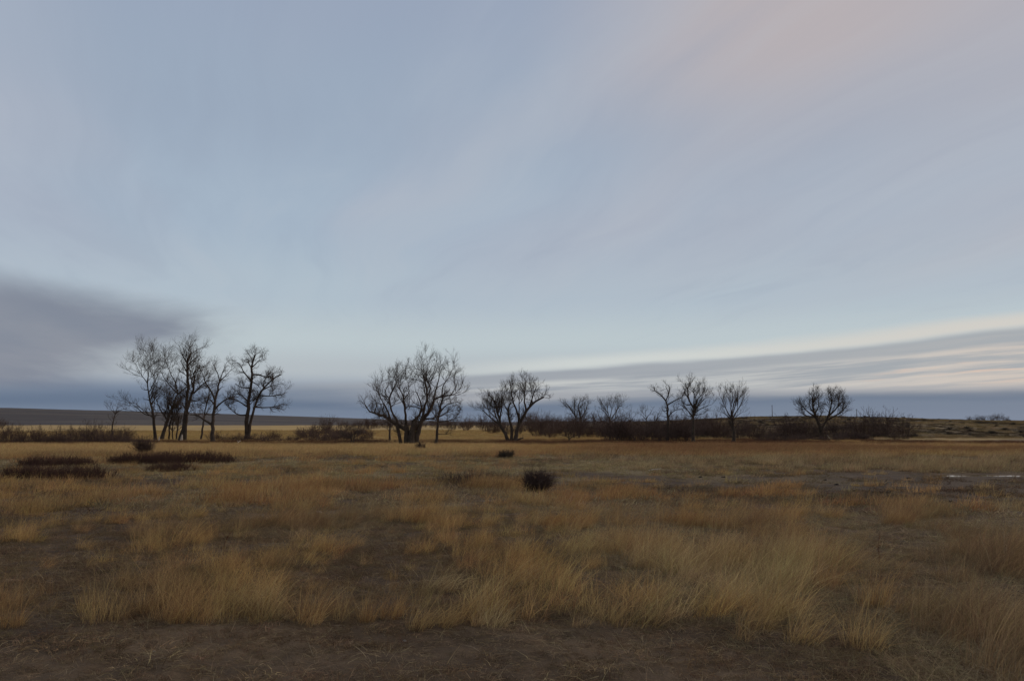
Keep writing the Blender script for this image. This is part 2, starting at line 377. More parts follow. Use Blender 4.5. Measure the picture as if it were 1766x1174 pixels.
M_GROUND = material('prairie_soil', ground_build, 1.0)

# ------------------------------------------------------------------ ground sheet
rad = np.concatenate([[0.0], np.exp(np.linspace(math.log(0.6), math.log(4.2), 18)), np.exp(np.linspace(math.log(4.2), math.log(16), 170))[:-1], np.exp(np.linspace(math.log(16), math.log(160), 210))[1:], np.exp(np.linspace(math.log(160), math.log(9000), 130))[1:]])
ang = np.concatenate([np.linspace(-44, 44, 430), np.linspace(44, 316, 70)[1:-1]])
A, RR = np.meshgrid(np.radians(ang), rad)
X = RR * np.sin(A); Yg = RR * np.cos(A)
Z = H(X, Yg)
nr, na = X.shape
idx = np.arange(nr * na).reshape(nr, na); i2 = np.roll(idx, -1, 1)
quads = np.stack([idx[:-1], idx[1:], i2[1:], i2[:-1]], -1)[1:].reshape(-1, 4)   # outward x clockwise
quads = quads[:, ::-1]
gme = mesh_np('ground', np.stack([X, Yg, Z], -1).reshape(-1, 3), quads)
zg = zones(X.ravel(), Yg.ravel())['g']
ca_ = gme.color_attributes.new('soil', 'FLOAT_COLOR', 'POINT')
ca_.data.foreach_set('color', np.concatenate([zg, np.ones((len(zg), 1))], 1).astype(np.float32).ravel())
ground = tag(obj('ground', gme, M_GROUND), 'dry prairie ground of dark soil and trampled grass', 'ground', kind='structure')

# shallow puddle in the wet hollow
def water_build(t, bs, out):
    bs.inputs['Base Color'].default_value = (0.02, 0.018, 0.016, 1); bs.inputs['Roughness'].default_value = 0.04
    bs.inputs['Specular IOR Level'].default_value = 0.5
M_WATER = material('still_water', water_build)
a = np.linspace(0, 2 * math.pi, 60, endpoint=False)
pr = 1 + 0.10 * np.sin(3 * a + 1) + 0.07 * np.sin(7 * a)
pz = float(H(PUD[0] + 2, PUD[1])) + 0.05
pv = np.stack([PUD[0] + 2 + 4.6 * pr * np.cos(a), PUD[1] + 0.85 * pr * np.sin(a), np.full(60, pz)], -1)
pv = np.concatenate([pv, [[PUD[0] + 2, PUD[1], pz]]])
pud = obj('puddle', mesh_np('puddle', pv, [[i, (i + 1) % 60, 60] for i in range(60)], False), M_WATER)
tag(pud, 'thin shallow puddle shining in the wet hollow', 'puddle', kind='structure')
#__OBJECTS__
# ------------------------------------------------------------------ branch growth (all branches of one order at once)
def resample(pts, n):
    pts = np.asarray(pts, float); d = np.r_[0, np.cumsum(np.linalg.norm(np.diff(pts, axis=0), axis=1))]
    # Catmull-Rom through the points
    m = len(pts)
    if m < 3:
        t = np.linspace(0, d[-1], n); return np.stack([np.interp(t, d, pts[:, i]) for i in range(pts.shape[1])], -1)
    tang = np.gradient(pts, d, axis=0); t = np.linspace(0, d[-1], n); j = np.clip(np.searchsorted(d, t, 'right') - 1, 0, m - 2)
    h = (d[j + 1] - d[j])[:, None]; s = ((t - d[j])[:, None]) / h
    return (2*s**3 - 3*s**2 + 1) * pts[j] + (s**3 - 2*s**2 + s) * h * tang[j] + (-2*s**3 + 3*s**2) * pts[j+1] + (s**3 - s**2) * h * tang[j+1]
def children(r, P, Rd, spacing, tmin, L, ang, up, wig, npts, rr, rmin, out=0.0, tpow=1.0):
    N, n, _ = P.shape
    if N == 0: return np.zeros((0, npts, 3)), np.zeros((0, npts))
    seg = np.linalg.norm(np.diff(P, axis=1), axis=2); length = seg.sum(1)
    cnt = np.maximum(1, np.round(length * (1 - tmin) / spacing * r.uniform(0.7, 1.3, N)).astype(int))
    pi = np.repeat(np.arange(N), cnt); K = len(pi)
    t = tmin + (1 - tmin) * r.random(K) ** tpow
    t = np.where(r.random(K) < 0.12, 1.0, t)
    f = t * (n - 1); j = np.clip(f.astype(int), 0, n - 2); s = (f - j)[:, None]
    start = P[pi, j] * (1 - s) + P[pi, j + 1] * s
    r0 = Rd[pi, j] * (1 - s[:, 0]) + Rd[pi, j + 1] * s[:, 0]
    tang = nrm(P[pi, j + 1] - P[pi, j])
    rnd = nrm(r.normal(size=(K, 3)))
    perp = nrm(rnd - (rnd * tang).sum(-1, keepdims=True) * tang)
    a_ = np.radians(r.uniform(ang[0], ang[1], K))[:, None]
    d = nrm(tang * np.cos(a_) + perp * np.sin(a_) + np.array([0, 0, up * 0.6]))
    ln = L * r.uniform(0.55, 1.35, K) * (1.15 - 0.45 * t) * np.clip(length[pi] / (L * 1.6), 0.45, 1.25)
    st = ln / (npts - 1)
    Q = np.zeros((K, npts, 3)); Q[:, 0] = start
    for q in range(1, npts):
        d = nrm(d + wig * r.normal(size=(K, 3)) + np.array([0, 0, up * 0.35]))
        Q[:, q] = Q[:, q - 1] + d * st[:, None]
    ra = np.maximum(np.minimum(r0 * rr, 0.012 * ln + rmin * 1.2), rmin)
    taper = np.linspace(1, 0.45, npts)[None]
    return Q, ra[:, None] * taper

def make_tree(spec):
    """traced limbs -> real 3-D limbs at the tree's own distance, then three orders of branches and twigs"""
    r = np.random.default_rng(spec['seed'])
    ox, oy, s = spec['view']; D = spec['D']
    mpp = D / F                                         # metres for one photo pixel
    W = lambda p: at(ox + p[0] / s, oy + p[1] / s, D)
    bx, by = spec['base']; b = W((bx, by)); gz = float(H(b[0], D))
    root = empty(spec['name'], (b[0], D, gz), spec['label'], 'tree', spec.get('group'))
    built = []                                           # (P, R)
    height = (spec['base'][1] - spec['top']) / s * mpp
    parts = []
    for li, (kind, width, pts) in enumerate(spec['limbs']):
        P = np.array([W(p) for p in pts])
        total = np.linalg.norm(P[-1] - P[0])
        side = r.choice([-1, 1]) * r.uniform(0.15, 0.55)
        if kind in 'tT':
            side *= 0.25; P[0, 2] = min(P[0, 2], gz) - 0.25
            off0 = (r.uniform(-0.3, 0.3) if li else 0.0)
        else:
            best = None
            for BP, BR in built:
                dd = np.hypot(BP[:, 0] - P[0, 0], BP[:, 2] - P[0, 2]); i = int(np.argmin(dd))
                if best is None or dd[i] < best[0]: best = (dd[i], BP[i], BR[i])
            if best is not None: P[0] = best[1]
            off0 = 0.0
        dd = np.r_[0, np.cumsum(np.linalg.norm(np.diff(P, axis=0), axis=1))]
        y0 = P[0, 1] + off0
        P[:, 1] = y0 + side * dd * (0.6 + 0.4 * dd / max(dd[-1], .1))
        n = 14 if kind in 'tT' else 12
        Q = resample(P, n)
        gn = r.normal(size=Q.shape) * 0.0055 * total; gn[0] = 0; gn[:, 2] *= 0.5
        Q = Q + gn
        r0 = width / s * mpp / 2
        if kind == 'l' and best is not None: r0 = min(r0, best[2] * 0.92)
        end = {'t': 0.34, 'T': 0.72, 'l': 0.22}[kind]
        Rd = r0 * (1 - (1 - end) * np.linspace(0, 1, n) ** 0.9)
        if kind in 'tT' and not spec.get('noflare'): Rd[0] *= 1.35; Rd[1] *= 1.1
        built.append((Q, Rd)); parts.append((kind, Q, Rd))
    shift = np.array([b[0], D, gz])
    P0 = np.stack([resample(q, 12) for _, q, _ in parts]); R0 = np.stack([np.interp(np.linspace(0, 1, 12), np.linspace(0, 1, len(x)), x) for _, _, x in parts])
    cfg = dict(L=(0.19 * height, 0.10 * height, 0.055 * height), sp=(0.034 * height, 0.018 * height, 0.0115 * height), tmin=(0.38, 0.12, 0.12), up=0.22, wig=0.24, rm=(0.019, 0.012, 0.0085))
    cfg.update(spec.get('cfg', {}))
    tm = np.array([cfg['tmin'][0]])
    k1 = children(r, P0, R0, cfg['sp'][0], cfg['tmin'][0], cfg['L'][0], (28, 68), cfg['up'], cfg['wig'], 6, 0.55, cfg['rm'][0])
    k2 = children(r, *k1, cfg['sp'][1], cfg['tmin'][1], cfg['L'][1], (28, 62), cfg['up'], cfg['wig'], 5, 0.65, cfg['rm'][1])
    k3 = children(r, *k2, cfg['sp'][2], cfg['tmin'][2], cfg['L'][2], (22, 55), cfg['up'], cfg['wig'] * .8, 3, 0.7, cfg['rm'][2])
    for kind, Q, Rd in parts:
        v, f = tubes([(Q[None], Rd[None], 8 if kind in 'tT' else 6)])
        obj('trunk' if kind in 'tT' else 'limb', mesh_np('trunk' if kind in 'tT' else 'limb', v - shift, f), M_BARK, root)
    v, f = tubes([(*k1, 4), (*k2, 3), (*k3, 3)])
    obj('crown', mesh_np('crown', v - shift, f), M_TWIG, root)
    return root

V2 = (200, 590, 5.519); V3 = (520, 600, 5.519); V4 = (800, 630, 5.519); V5 = (1080, 640, 5.519); V6 = (1360, 640, 4.35); V7 = (0, 640, 6.79); V8 = (880, 680, 4.906)
GROVE = None
TREES = [
 dict(name='cottonwood_tree', seed=1, view=V2, base=(378, 945), top=130, label='slim bare cottonwood with a thin dead branch low beside the small scrubby tree', cfg=dict(up=0.3, wig=0.17),
  limbs=[('t', 36, [(378, 945), (370, 780), (367, 680), (347, 580), (340, 480)]),
   ('l', 22, [(340, 480), (305, 380), (240, 310), (185, 240), (158, 195)]), ('l', 20, [(338, 470), (320, 400), (315, 300), (300, 205)]),
   ('l', 22, [(345, 480), (375, 390), (370, 290), (405, 240), (455, 185)]), ('l', 16, [(325, 420), (345, 300), (380, 190), (410, 140)]),
   ('l', 14, [(365, 600), (382, 540), (372, 500)]), ('l', 12, [(358, 705), (310, 688), (250, 630), (195, 575)]), ('l', 12, [(372, 710), (430, 690)]),
   ('l', 9, [(240, 310), (235, 240), (250, 190)]), ('l', 10, [(320, 460), (270, 450), (245, 440)]), ('l', 9, [(350, 560), (300, 545), (270, 540)])]),
 dict(name='cottonwood_tree', seed=2, view=V2, base=(430, 935), top=130, label='bare cottonwood leaning right with a forked crown, one limb low on its left', cfg=dict(wig=0.2),
  limbs=[('t', 42, [(425, 940), (460, 830), (490, 720), (530, 620), (572, 488)]), ('l', 20, [(570, 485), (520, 420), (470, 320), (455, 250)]),
   ('l', 20, [(574, 480), (570, 390), (540, 300), (520, 200), (522, 135)]), ('l', 22, [(575, 490), (630, 442), (690, 395), (745, 345), (800, 310)]),
   ('l', 18, [(490, 722), (440, 670), (415, 600), (398, 540)]), ('l', 12, [(560, 380), (590, 310), (600, 240)]), ('l', 10, [(470, 690), (480, 600), (500, 520), (470, 460)])]),
 dict(name='cottonwood_tree', seed=3, view=V2, base=(612, 945), top=85, label='tallest bare cottonwood of the left grove, double stemmed above a pale scarred foot', cfg=dict(wig=0.21),
  limbs=[('t', 48, [(612, 945), (640, 830), (660, 700), (664, 560), (672, 420), (660, 290), (668, 190), (690, 100)]),
   ('t', 40, [(650, 740), (700, 600), (730, 510), (755, 440), (768, 300)]), ('l', 16, [(664, 280), (620, 230), (570, 170)]), ('l', 16, [(664, 230), (720, 180), (785, 140)]),
   ('l', 24, [(735, 505), (800, 450), (860, 400), (935, 365)]), ('l', 18, [(760, 330), (800, 290), (880, 275)]), ('l', 12, [(665, 210), (640, 150), (645, 90)]),
   ('l', 14, [(665, 430), (620, 380), (560, 350)]), ('l', 14, [(690, 640), (650, 600), (600, 590)]), ('l', 13, [(750, 440), (720, 380), (730, 300), (745, 240)]), ('l', 12, [(720, 560), (790, 560), (850, 530)])]),
 dict(name='slender_dead_tree', seed=5, view=V2, base=(805, 930), top=460, label='thin crooked bare sapling between the grove cottonwoods', noflare=True,
  limbs=[('t', 22, [(805, 930), (825, 800), (840, 650), (858, 550), (870, 460)]), ('l', 10, [(838, 690), (880, 690), (920, 670)]), ('l', 10, [(850, 560), (810, 580), (790, 620)]), ('l', 9, [(862, 520), (880, 470)])]),
 dict(name='cottonwood_tree', seed=4, view=V2, base=(925, 955), top=175, label='gnarled bare cottonwood with a long arched limb reaching right and a drooping limb left', cfg=dict(wig=0.27, L=(1.5, 0.85, 0.5)),
  limbs=[('t', 44, [(925, 955), (915, 790), (925, 640), (940, 540), (955, 430), (966, 370)]), ('l', 20, [(966, 372), (940, 290), (900, 225), (880, 190)]), ('l', 18, [(966, 370), (1010, 320), (1060, 250)]),
   ('l', 16, [(966, 365), (985, 270), (1000, 190)]), ('l', 22, [(932, 535), (900, 450), (870, 390), (862, 290)]), ('l', 18, [(925, 600), (880, 550), (830, 525), (800, 530)]),
   ('l', 20, [(935, 635), (980, 590), (1050, 545), (1120, 520), (1180, 522)]), ('l', 26, [(915, 790), (830, 745), (740, 700), (640, 688)]), ('l', 14, [(955, 440), (1000, 420)])]),
 dict(name='cottonwood_tree', seed=6, view=V2, base=(1238, 938), top=115, label='broad bare cottonwood with twin diverging stems standing apart from the grove', cfg=dict(wig=0.3, L=(1.7, 1.0, 0.6), sp=(.34, .20, .13)),
  limbs=[('t', 46, [(1238, 938), (1250, 760), (1265, 600), (1290, 450), (1305, 330), (1310, 220), (1335, 125)]), ('t', 32, [(1262, 790), (1310, 650), (1350, 530), (1385, 460), (1440, 400), (1500, 335), (1560, 310)]),
   ('l', 18, [(1303, 345), (1240, 290), (1200, 210), (1180, 195)]), ('l', 18, [(1305, 330), (1370, 312), (1430, 332), (1480, 290)]), ('l', 14, [(1310, 260), (1360, 190), (1405, 150)]), ('l', 14, [(1310, 250), (1270, 190), (1270, 140)]),
   ('l', 16, [(1288, 470), (1210, 430), (1170, 400)]), ('l', 15, [(1275, 550), (1200, 500), (1140, 490)]), ('l', 16, [(1260, 615), (1200, 570), (1140, 540), (1100, 525)]), ('l', 16, [(1250, 710), (1180, 690), (1120, 650), (1090, 605)]),
   ('l', 16, [(1330, 635), (1420, 620), (1490, 610), (1555, 580)]), ('l', 14, [(1365, 522), (1460, 510), (1565, 490)]), ('l', 14, [(1390, 460), (1450, 430), (1595, 400)]), ('l', 12, [(1290, 580), (1340, 550)]), ('l', 12, [(1300, 380), (1360, 420), (1330, 440)]), ('l', 12, [(1400, 440), (1420, 370), (1470, 310)])]),
 dict(name='spreading_cottonwood', seed=7, view=V3, base=(1030, 935), top=145, label='huge spreading multi-stemmed bare cottonwood with massive split trunk and low left limb', cfg=dict(wig=0.24, up=0.34, L=(2.1, 1.15, 0.65), sp=(.38, .22, .14)),
  limbs=[('T', 62, [(1005, 935), (1000, 850), (1000, 770), (985, 735)]), ('T', 78, [(1050, 935), (1048, 850), (1060, 780), (1085, 730)]), ('t', 62, [(1085, 915), (1100, 820), (1125, 740), (1150, 680), (1210, 610), (1245, 540), (1262, 488)]), ('T', 36, [(952, 925), (935, 840), (920, 760), (905, 728)]),
   ('l', 40, [(1000, 775), (900, 730), (820, 680), (740, 640), (680, 622), (610, 600), (565, 535)]), ('l', 30, [(930, 740), (920, 690), (875, 635), (850, 560), (830, 480), (850, 420), (900, 325)]), ('l', 22, [(830, 645), (790, 580), (750, 520), (695, 420)]),
   ('l', 28, [(1000, 750), (990, 640), (985, 530), (975, 440), (930, 370)]), ('l', 30, [(1045, 760), (1060, 690), (1100, 655), (1130, 590), (1105, 480), (1060, 400)]),
   ('l', 28, [(1255, 500), (1330, 462), (1430, 450), (1520, 420)]), ('l', 28, [(1135, 700), (1160, 580), (1185, 460), (1170, 350), (1150, 280), (1128, 190)]), ('l', 22, [(1243, 540), (1270, 420), (1300, 300), (1310, 215)]),
   ('l', 20, [(1330, 462), (1350, 360), (1400, 270), (1430, 205)]), ('l', 20, [(1150, 680), (1230, 672), (1310, 690)]), ('l', 18, [(1185, 450), (1222, 390), (1192, 300), (1210, 165)]), ('l', 14, [(680, 622), (690, 540), (670, 440)]),
   ('l', 14, [(830, 480), (790, 430), (820, 330), (815, 270)]), ('l', 14, [(1430, 450), (1470, 370), (1490, 300)]), ('l', 14, [(985, 500), (1030, 420), (1020, 330), (1050, 300)]), ('l', 14, [(1180, 600), (1080, 560), (1020, 560)]), ('l', 12, [(1210, 600), (1200, 520), (1240, 420)])]),
 dict(name='cottonwood_tree', seed=8, view=V3, base=(1277, 928), top=400, label='narrow bare cottonwood with a dead stub branch beside the huge spreading cottonwood', cfg=dict(L=(1.2, .7, .4)),
  limbs=[('t', 30, [(1277, 928), (1290, 800), (1295, 690), (1310, 590), (1330, 490), (1360, 420)]), ('l', 15, [(1297, 690), (1400, 690), (1475, 660)]), ('l', 14, [(1312, 600), (1380, 540), (1485, 510)]), ('l', 13, [(1305, 640), (1390, 610), (1480, 590)]),
   ('l', 9, [(1290, 830), (1370, 820), (1420, 810)]), ('l', 11, [(1315, 570), (1290, 510), (1270, 450)]), ('l', 10, [(1298, 680), (1250, 620), (1220, 580)])]),
 dict(name='twin_stem_cottonwood', seed=9, view=V4, base=(455, 730), top=120, label='bare cottonwood with three stems fanning out above a heap of broken limbs', cfg=dict(wig=0.2, up=0.34, L=(1.9, 1.1, .6), sp=(.36, .21, .14)),
  limbs=[('t', 36, [(432, 728), (400, 665), (352, 580), (330, 480), (312, 400), (290, 330)]), ('t', 34, [(450, 725), (455, 600), (432, 510), (420, 430), (440, 350)]), ('t', 42, [(480, 725), (510, 600), (560, 500), (600, 430), (650, 370), (720, 320), (762, 300)]),
   ('l', 24, [(515, 590), (520, 480), (480, 380), (450, 270), (445, 190)]), ('l', 20, [(592, 445), (580, 330), (590, 200), (600, 130)]), ('l', 18, [(625, 398), (660, 280), (690, 200)]), ('l', 16, [(352, 580), (290, 450), (280, 340), (262, 275)]),
   ('l', 16, [(345, 560), (260, 500), (200, 440), (165, 410)]), ('l', 16, [(340, 510), (362, 380), (370, 275)]), ('l', 14, [(420, 450), (380, 360), (390, 290)]), ('l', 13, [(520, 480), (525, 350), (540, 170)]), ('l', 14, [(300, 500), (240, 430), (215, 330)]), ('l', 12, [(650, 370), (650, 300), (640, 180)]), ('l', 12, [(580, 460), (600, 520), (640, 480)])]),
 dict(name='bare_tree', seed=10, view=V4, base=(1095, 650), D=205, top=340, label='round bare tree rising from the thicket, several stems splitting near the ground', cfg=dict(up=.3, L=(2.0, 1.2, .7), sp=(.42, .26, .17), rm=(.018, .011, .008)),
  limbs=[('t', 22, [(1085, 650), (1078, 580), (1060, 480), (1020, 420), (988, 370)]), ('t', 22, [(1105, 650), (1110, 580), (1110, 480), (1090, 400), (1100, 350)]), ('l', 15, [(1110, 590), (1170, 510), (1235, 490)]), ('l', 15, [(1112, 510), (1160, 430), (1195, 360)]), ('l', 12, [(1060, 480), (1055, 420), (1050, 360)]), ('l', 12, [(1150, 450), (1150, 390), (1150, 350)]), ('l', 10, [(1070, 530), (1030, 510), (1010, 500)])]),
 dict(name='bare_tree', seed=11, view=V4, base=(1390, 700), D=185, top=325, label='dome-crowned bare tree with short straight trunk, foot hidden in the thicket', cfg=dict(up=.3, L=(2.0, 1.2, .7), sp=(.42, .26, .17), rm=(.018, .011, .008)),
  limbs=[('t', 30, [(1390, 700), (1392, 600), (1386, 515)]), ('l', 18, [(1386, 530), (1340, 450), (1265, 395)]), ('l', 18, [(1386, 520), (1368, 450), (1350, 335)]), ('l', 18, [(1388, 520), (1402, 440), (1430, 345)]), ('l', 18, [(1388, 530), (1430, 470), (1500, 385), (1530, 400)]), ('l', 14, [(1386, 560), (1320, 530), (1290, 510)]), ('l', 12, [(1370, 460), (1320, 380), (1300, 340)]), ('l', 12, [(1420, 480), (1470, 400), (1490, 350)]), ('l', 10, [(1390, 550), (1450, 500), (1510, 480)])]),
 dict(name='small_bare_tree', seed=12, view=V4, base=(1590, 660), D=170, top=450, label='small bare tree with twisted spreading top, next to the dome-crowned tree', cfg=dict(up=.3, wig=.3, L=(1.3, .8, .45), sp=(.34, .24, .17)),
  limbs=[('t', 18, [(1590, 660), (1585, 560), (1590, 520)]), ('l', 12, [(1588, 560), (1550, 500), (1520, 490)]), ('l', 12, [(1590, 530), (1580, 480), (1560, 455)]), ('l', 12, [(1590, 530), (1620, 490), (1645, 470)]), ('l', 9, [(1595, 520), (1600, 480), (1605, 455)])]),
 dict(name='small_bare_tree', seed=13, view=V5, base=(195, 610), D=170, top=345, label='crooked small bare tree with knobby crown rising behind the dark thicket', cfg=dict(up=.3, wig=.32, L=(1.4, .8, .45), sp=(.34, .24, .17)),
  limbs=[('t', 20, [(195, 610), (200, 500), (195, 450)]), ('l', 13, [(196, 470), (160, 420), (135, 400)]), ('l', 13, [(196, 455), (185, 400), (180, 350)]), ('l', 13, [(197, 455), (230, 400), (245, 370)]), ('l', 9, [(190, 430), (160, 380), (165, 355)])]),
 dict(name='small_bare_tree', seed=14, view=V5, base=(270, 610), D=168, top=370, label='sparse wispy bare tree leaning right toward the pair of tall trees', cfg=dict(up=.3, wig=.3, L=(1.3, .7, .4), sp=(.7, .4, .25)),
  limbs=[('t', 16, [(262, 610), (270, 500), (290, 450), (305, 400)]), ('l', 10, [(282, 470), (330, 410), (345, 380)]), ('l', 9, [(275, 490), (265, 430), (270, 400)])]),
 dict(name='bare_tree', seed=15, view=V5, base=(395, 680), top=115, label='tall ragged bare tree with a long bent right limb, paired with a fuller tree', cfg=dict(wig=.28, L=(1.4, .85, .5), sp=(.40, .22, .15)),
  limbs=[('t', 30, [(392, 680), (400, 540), (400, 400), (396, 310), (370, 260), (300, 190)]), ('l', 17, [(396, 300), (412, 210), (385, 135)]), ('l', 17, [(400, 315), (460, 280), (530, 240), (545, 190)]), ('l', 13, [(400, 430), (430, 400), (470, 370), (535, 360)]), ('l', 10, [(530, 360), (520, 420), (500, 460)]), ('l', 10, [(398, 370), (370, 380), (340, 370)]), ('l', 10, [(410, 230), (430, 170), (425, 140)]), ('l', 9, [(400, 440), (360, 430), (340, 425)])]),
 dict(name='bare_tree', seed=16, view=V5, base=(640, 685), top=140, label='full round-crowned bare tree on a straight dark trunk above the russet grass', cfg=dict(up=.33, wig=.22, L=(1.7, 1.0, .55), sp=(.34, .20, .14)),
  limbs=[('t', 32, [(640, 685), (641, 560), (645, 430), (642, 340), (605, 270), (590, 150)]), ('l', 18, [(645, 410), (700, 325), (785, 255)]), ('l', 16, [(642, 340), (640, 250), (625, 160)]), ('l', 16, [(645, 350), (690, 255), (745, 205)]), ('l', 14, [(630, 330), (590, 320), (540, 285)]), ('l', 16, [(642, 430), (570, 345), (515, 305)]), ('l', 12, [(650, 390), (720, 350), (790, 320)]), ('l', 11, [(645, 420), (700, 410), (770, 400)]), ('l', 11, [(605, 270), (570, 220), (550, 180)]), ('l', 11, [(660, 300), (670, 230), (690, 175)]), ('l', 10, [(640, 430), (600, 430), (560, 400)])]),
 dict(name='bare_tree', seed=17, view=V5, base=(1020, 685), top=190, label='fan-shaped bare tree with straight rising branches and a brushy thick foot', cfg=dict(up=.5, wig=.13, L=(1.7, 1.0, .5), sp=(.36, .22, .15)),
  limbs=[('t', 40, [(1018, 685), (1028, 570), (1006, 440)]), ('l', 16, [(1008, 450), (960, 360), (928, 260)]), ('l', 16, [(1006, 445), (990, 320), (975, 205)]), ('l', 16, [(1006, 440), (1020, 310), (1030, 190)]), ('l', 16, [(1008, 445), (1055, 320), (1090, 205)]), ('l', 15, [(1012, 450), (1080, 350), (1135, 265)]), ('l', 12, [(1008, 460), (950, 410), (908, 365)]), ('l', 11, [(1015, 470), (1060, 420), (1100, 390)]), ('l', 10, [(1025, 560), (1060, 500), (1080, 470)])]),
 dict(name='bare_tree', seed=18, view=V6, base=(245, 490), top=155, label='broad bare tree with a V-forked trunk at the foot of the grassy knoll', cfg=dict(up=.28, wig=.2, L=(2.1, 1.2, .7), sp=(.36, .21, .14), rm=(.018, .011, .008)), D=160,
  limbs=[('t', 34, [(245, 490), (240, 420), (215, 350), (200, 310), (190, 200)]), ('l', 22, [(243, 430), (280, 350), (295, 260), (268, 170)]), ('l', 15, [(216, 352), (150, 300), (98, 240)]), ('l', 15, [(290, 335), (340, 260), (322, 185)]), ('l', 15, [(275, 365), (330, 335), (372, 310), (402, 260)]), ('l', 12, [(205, 320), (150, 250), (145, 200)]), ('l', 12, [(205, 320), (230, 250), (225, 185)]), ('l', 11, [(215, 350), (140, 330), (105, 300)]), ('l', 10, [(296, 260), (320, 220), (345, 230)])]),
 dict(name='small_bare_tree', seed=19, view=V7, base=(1310, 770), top=350, D=150, label='small dark scrubby tree with a rounded mop crown above the left willow thicket', cfg=dict(up=.3, wig=.3, L=(1.2, .7, .45), sp=(.36, .22, .16)),
  limbs=[('t', 26, [(1308, 770), (1310, 620), (1330, 500)]), ('l', 14, [(1328, 510), (1290, 440), (1265, 400)]), ('l', 14, [(1330, 500), (1340, 430), (1350, 360)]), ('l', 14, [(1332, 505), (1390, 450), (1460, 430)]), ('l', 12, [(1330, 490), (1310, 420), (1310, 360)]), ('l', 10, [(1340, 440), (1385, 390), (1385, 355)])]),
 dict(name='small_bare_tree', seed=20, view=V3, base=(840, 858), top=640, label='short bare tree standing behind the low left limb of the huge cottonwood', D=135, noflare=True, cfg=dict(L=(1.2, .7, .45), sp=(.36, .28, .2)),
  limbs=[('t', 26, [(840, 858), (843, 740), (850, 690)]), ('l', 12, [(845, 720), (800, 700), (770, 680)]), ('l', 12, [(848, 700), (890, 660), (910, 650)]), ('l', 10, [(848, 700), (840, 650)])]),
 dict(name='small_bare_tree', seed=21, view=V3, base=(475, 900), top=760, label='stunted twin-stemmed shrubby tree in the dark creek grass', D=112, noflare=True, cfg=dict(L=(1.1, .65, .4), sp=(.22, .16, .12), wig=.3),
  limbs=[('t', 16, [(470, 900), (472, 850), (450, 800)]), ('t', 16, [(492, 895), (500, 850), (520, 790)]), ('l', 10, [(475, 860), (430, 830), (390, 820)]), ('l', 10, [(498, 860), (540, 820), (580, 800)]), ('l', 10, [(485, 850), (480, 800), (490, 765)])]),
 dict(name='small_bare_tree', seed=22, view=V8, base=(500, 410), top=300, label='little crooked bare tree standing alone in front of the thicket', D=128, noflare=True, cfg=dict(L=(1.0, .6, .35), sp=(.38, .28, .2), wig=.3),
  limbs=[('t', 14, [(498, 412), (497, 370), (492, 330), (480, 305)]), ('l', 9, [(497, 375), (540, 350), (570, 340)]), ('l', 9, [(496, 370), (460, 350), (440, 350)]), ('l', 8, [(494, 340), (520, 315)])]),
 dict(name='understory_tree', seed=23, view=V2, base=(545, 925), top=470, label='brushy young tree with several thin stems filling the middle of the left grove', noflare=True, cfg=dict(up=.3, wig=.26, L=(1.5, .9, .5), tmin=(.2, .1, .1)),
  limbs=[('t', 18, [(508, 925), (515, 800), (545, 690), (520, 560), (500, 480)]), ('t', 18, [(580, 935), (585, 800), (595, 720), (570, 620), (610, 540)]), ('t', 14, [(540, 925), (540, 820), (560, 720), (640, 610)]), ('l', 10, [(545, 690), (480, 640), (450, 600)])]),
]
for sp in TREES:
    if 'D' not in sp:
        ox, oy, s_ = sp['view']; sp['D'] = min(max(hit(ox + sp['base'][0] / s_, oy + sp['base'][1] / s_, 60, 200)[1], 90), 150)
    make_tree(sp)

# ------------------------------------------------------------------ shrubs
def stem_mesh(seed, w_, h_, n, splay, L=(0.5, 0.3), sp=(0.16, 0.12), rm=(0.012, 0.008, 0.006), wig=0.12, up=0.25, base=0.25):
    r = np.random.default_rng(seed)
    a_ = r.uniform(0, 2 * math.pi, n); q = np.sqrt(r.random(n)) * w_ * base
    st = np.stack([q * np.cos(a_), q * np.sin(a_), np.full(n, -0.08)], -1)
    d = nrm(np.stack([np.cos(a_) * splay * r.random(n), np.sin(a_) * splay * r.random(n), np.ones(n)], -1))
    ln = h_ * r.uniform(0.55, 1.08, n); npt = 6
    P = np.zeros((n, npt, 3)); P[:, 0] = st
    for i in range(1, npt):
        d = nrm(d + wig * r.normal(size=(n, 3))); P[:, i] = P[:, i - 1] + d * (ln / (npt - 1))[:, None]
    Rd = np.linspace(1, 0.4, npt)[None] * (rm[0] * r.uniform(0.8, 1.4, n))[:, None]
    k1 = children(r, P, Rd, sp[0], 0.15, L[0], (20, 55), up, 0.2, 4, 0.7, rm[1])
    k2 = children(r, *k1, sp[1], 0.15, L[1], (20, 55), up, 0.2, 3, 0.8, rm[2])
    v, f = tubes([(P, Rd, 3), (*k1, 3), (*k2, 3)])
    return mesh_np('shrub', v, f)
willow = [stem_mesh(100 + i, 2.6, 2.9, 34, 0.75, (0.85, 0.5), (0.34, 0.24), (0.020, 0.014, 0.010), 0.16) for i in range(5)]
for m_ in willow: m_.materials.append(M_SHRUB)
lowsh = [stem_mesh(120 + i, 1.7, 1.15, 46, 1.1, (0.45, 0.28), (0.20, 0.15), (0.013, 0.010, 0.008), 0.2, 0.15, 0.4) for i in range(4)]
for m_ in lowsh: m_.materials.append(M_SHRUB)
rs = np.random.default_rng(9)
def plant(name, me, x, y, sc, label, cat, group, hz=1.0):
    o = bpy.data.objects.new(name, me); COL.objects.link(o)
    o.location = (x, y, float(H(x, y)) - 0.02); o.scale = (sc, sc, sc * hz); o.rotation_euler = (0, 0, rs.uniform(0, 6.28))
    return tag(o, label, cat, group)
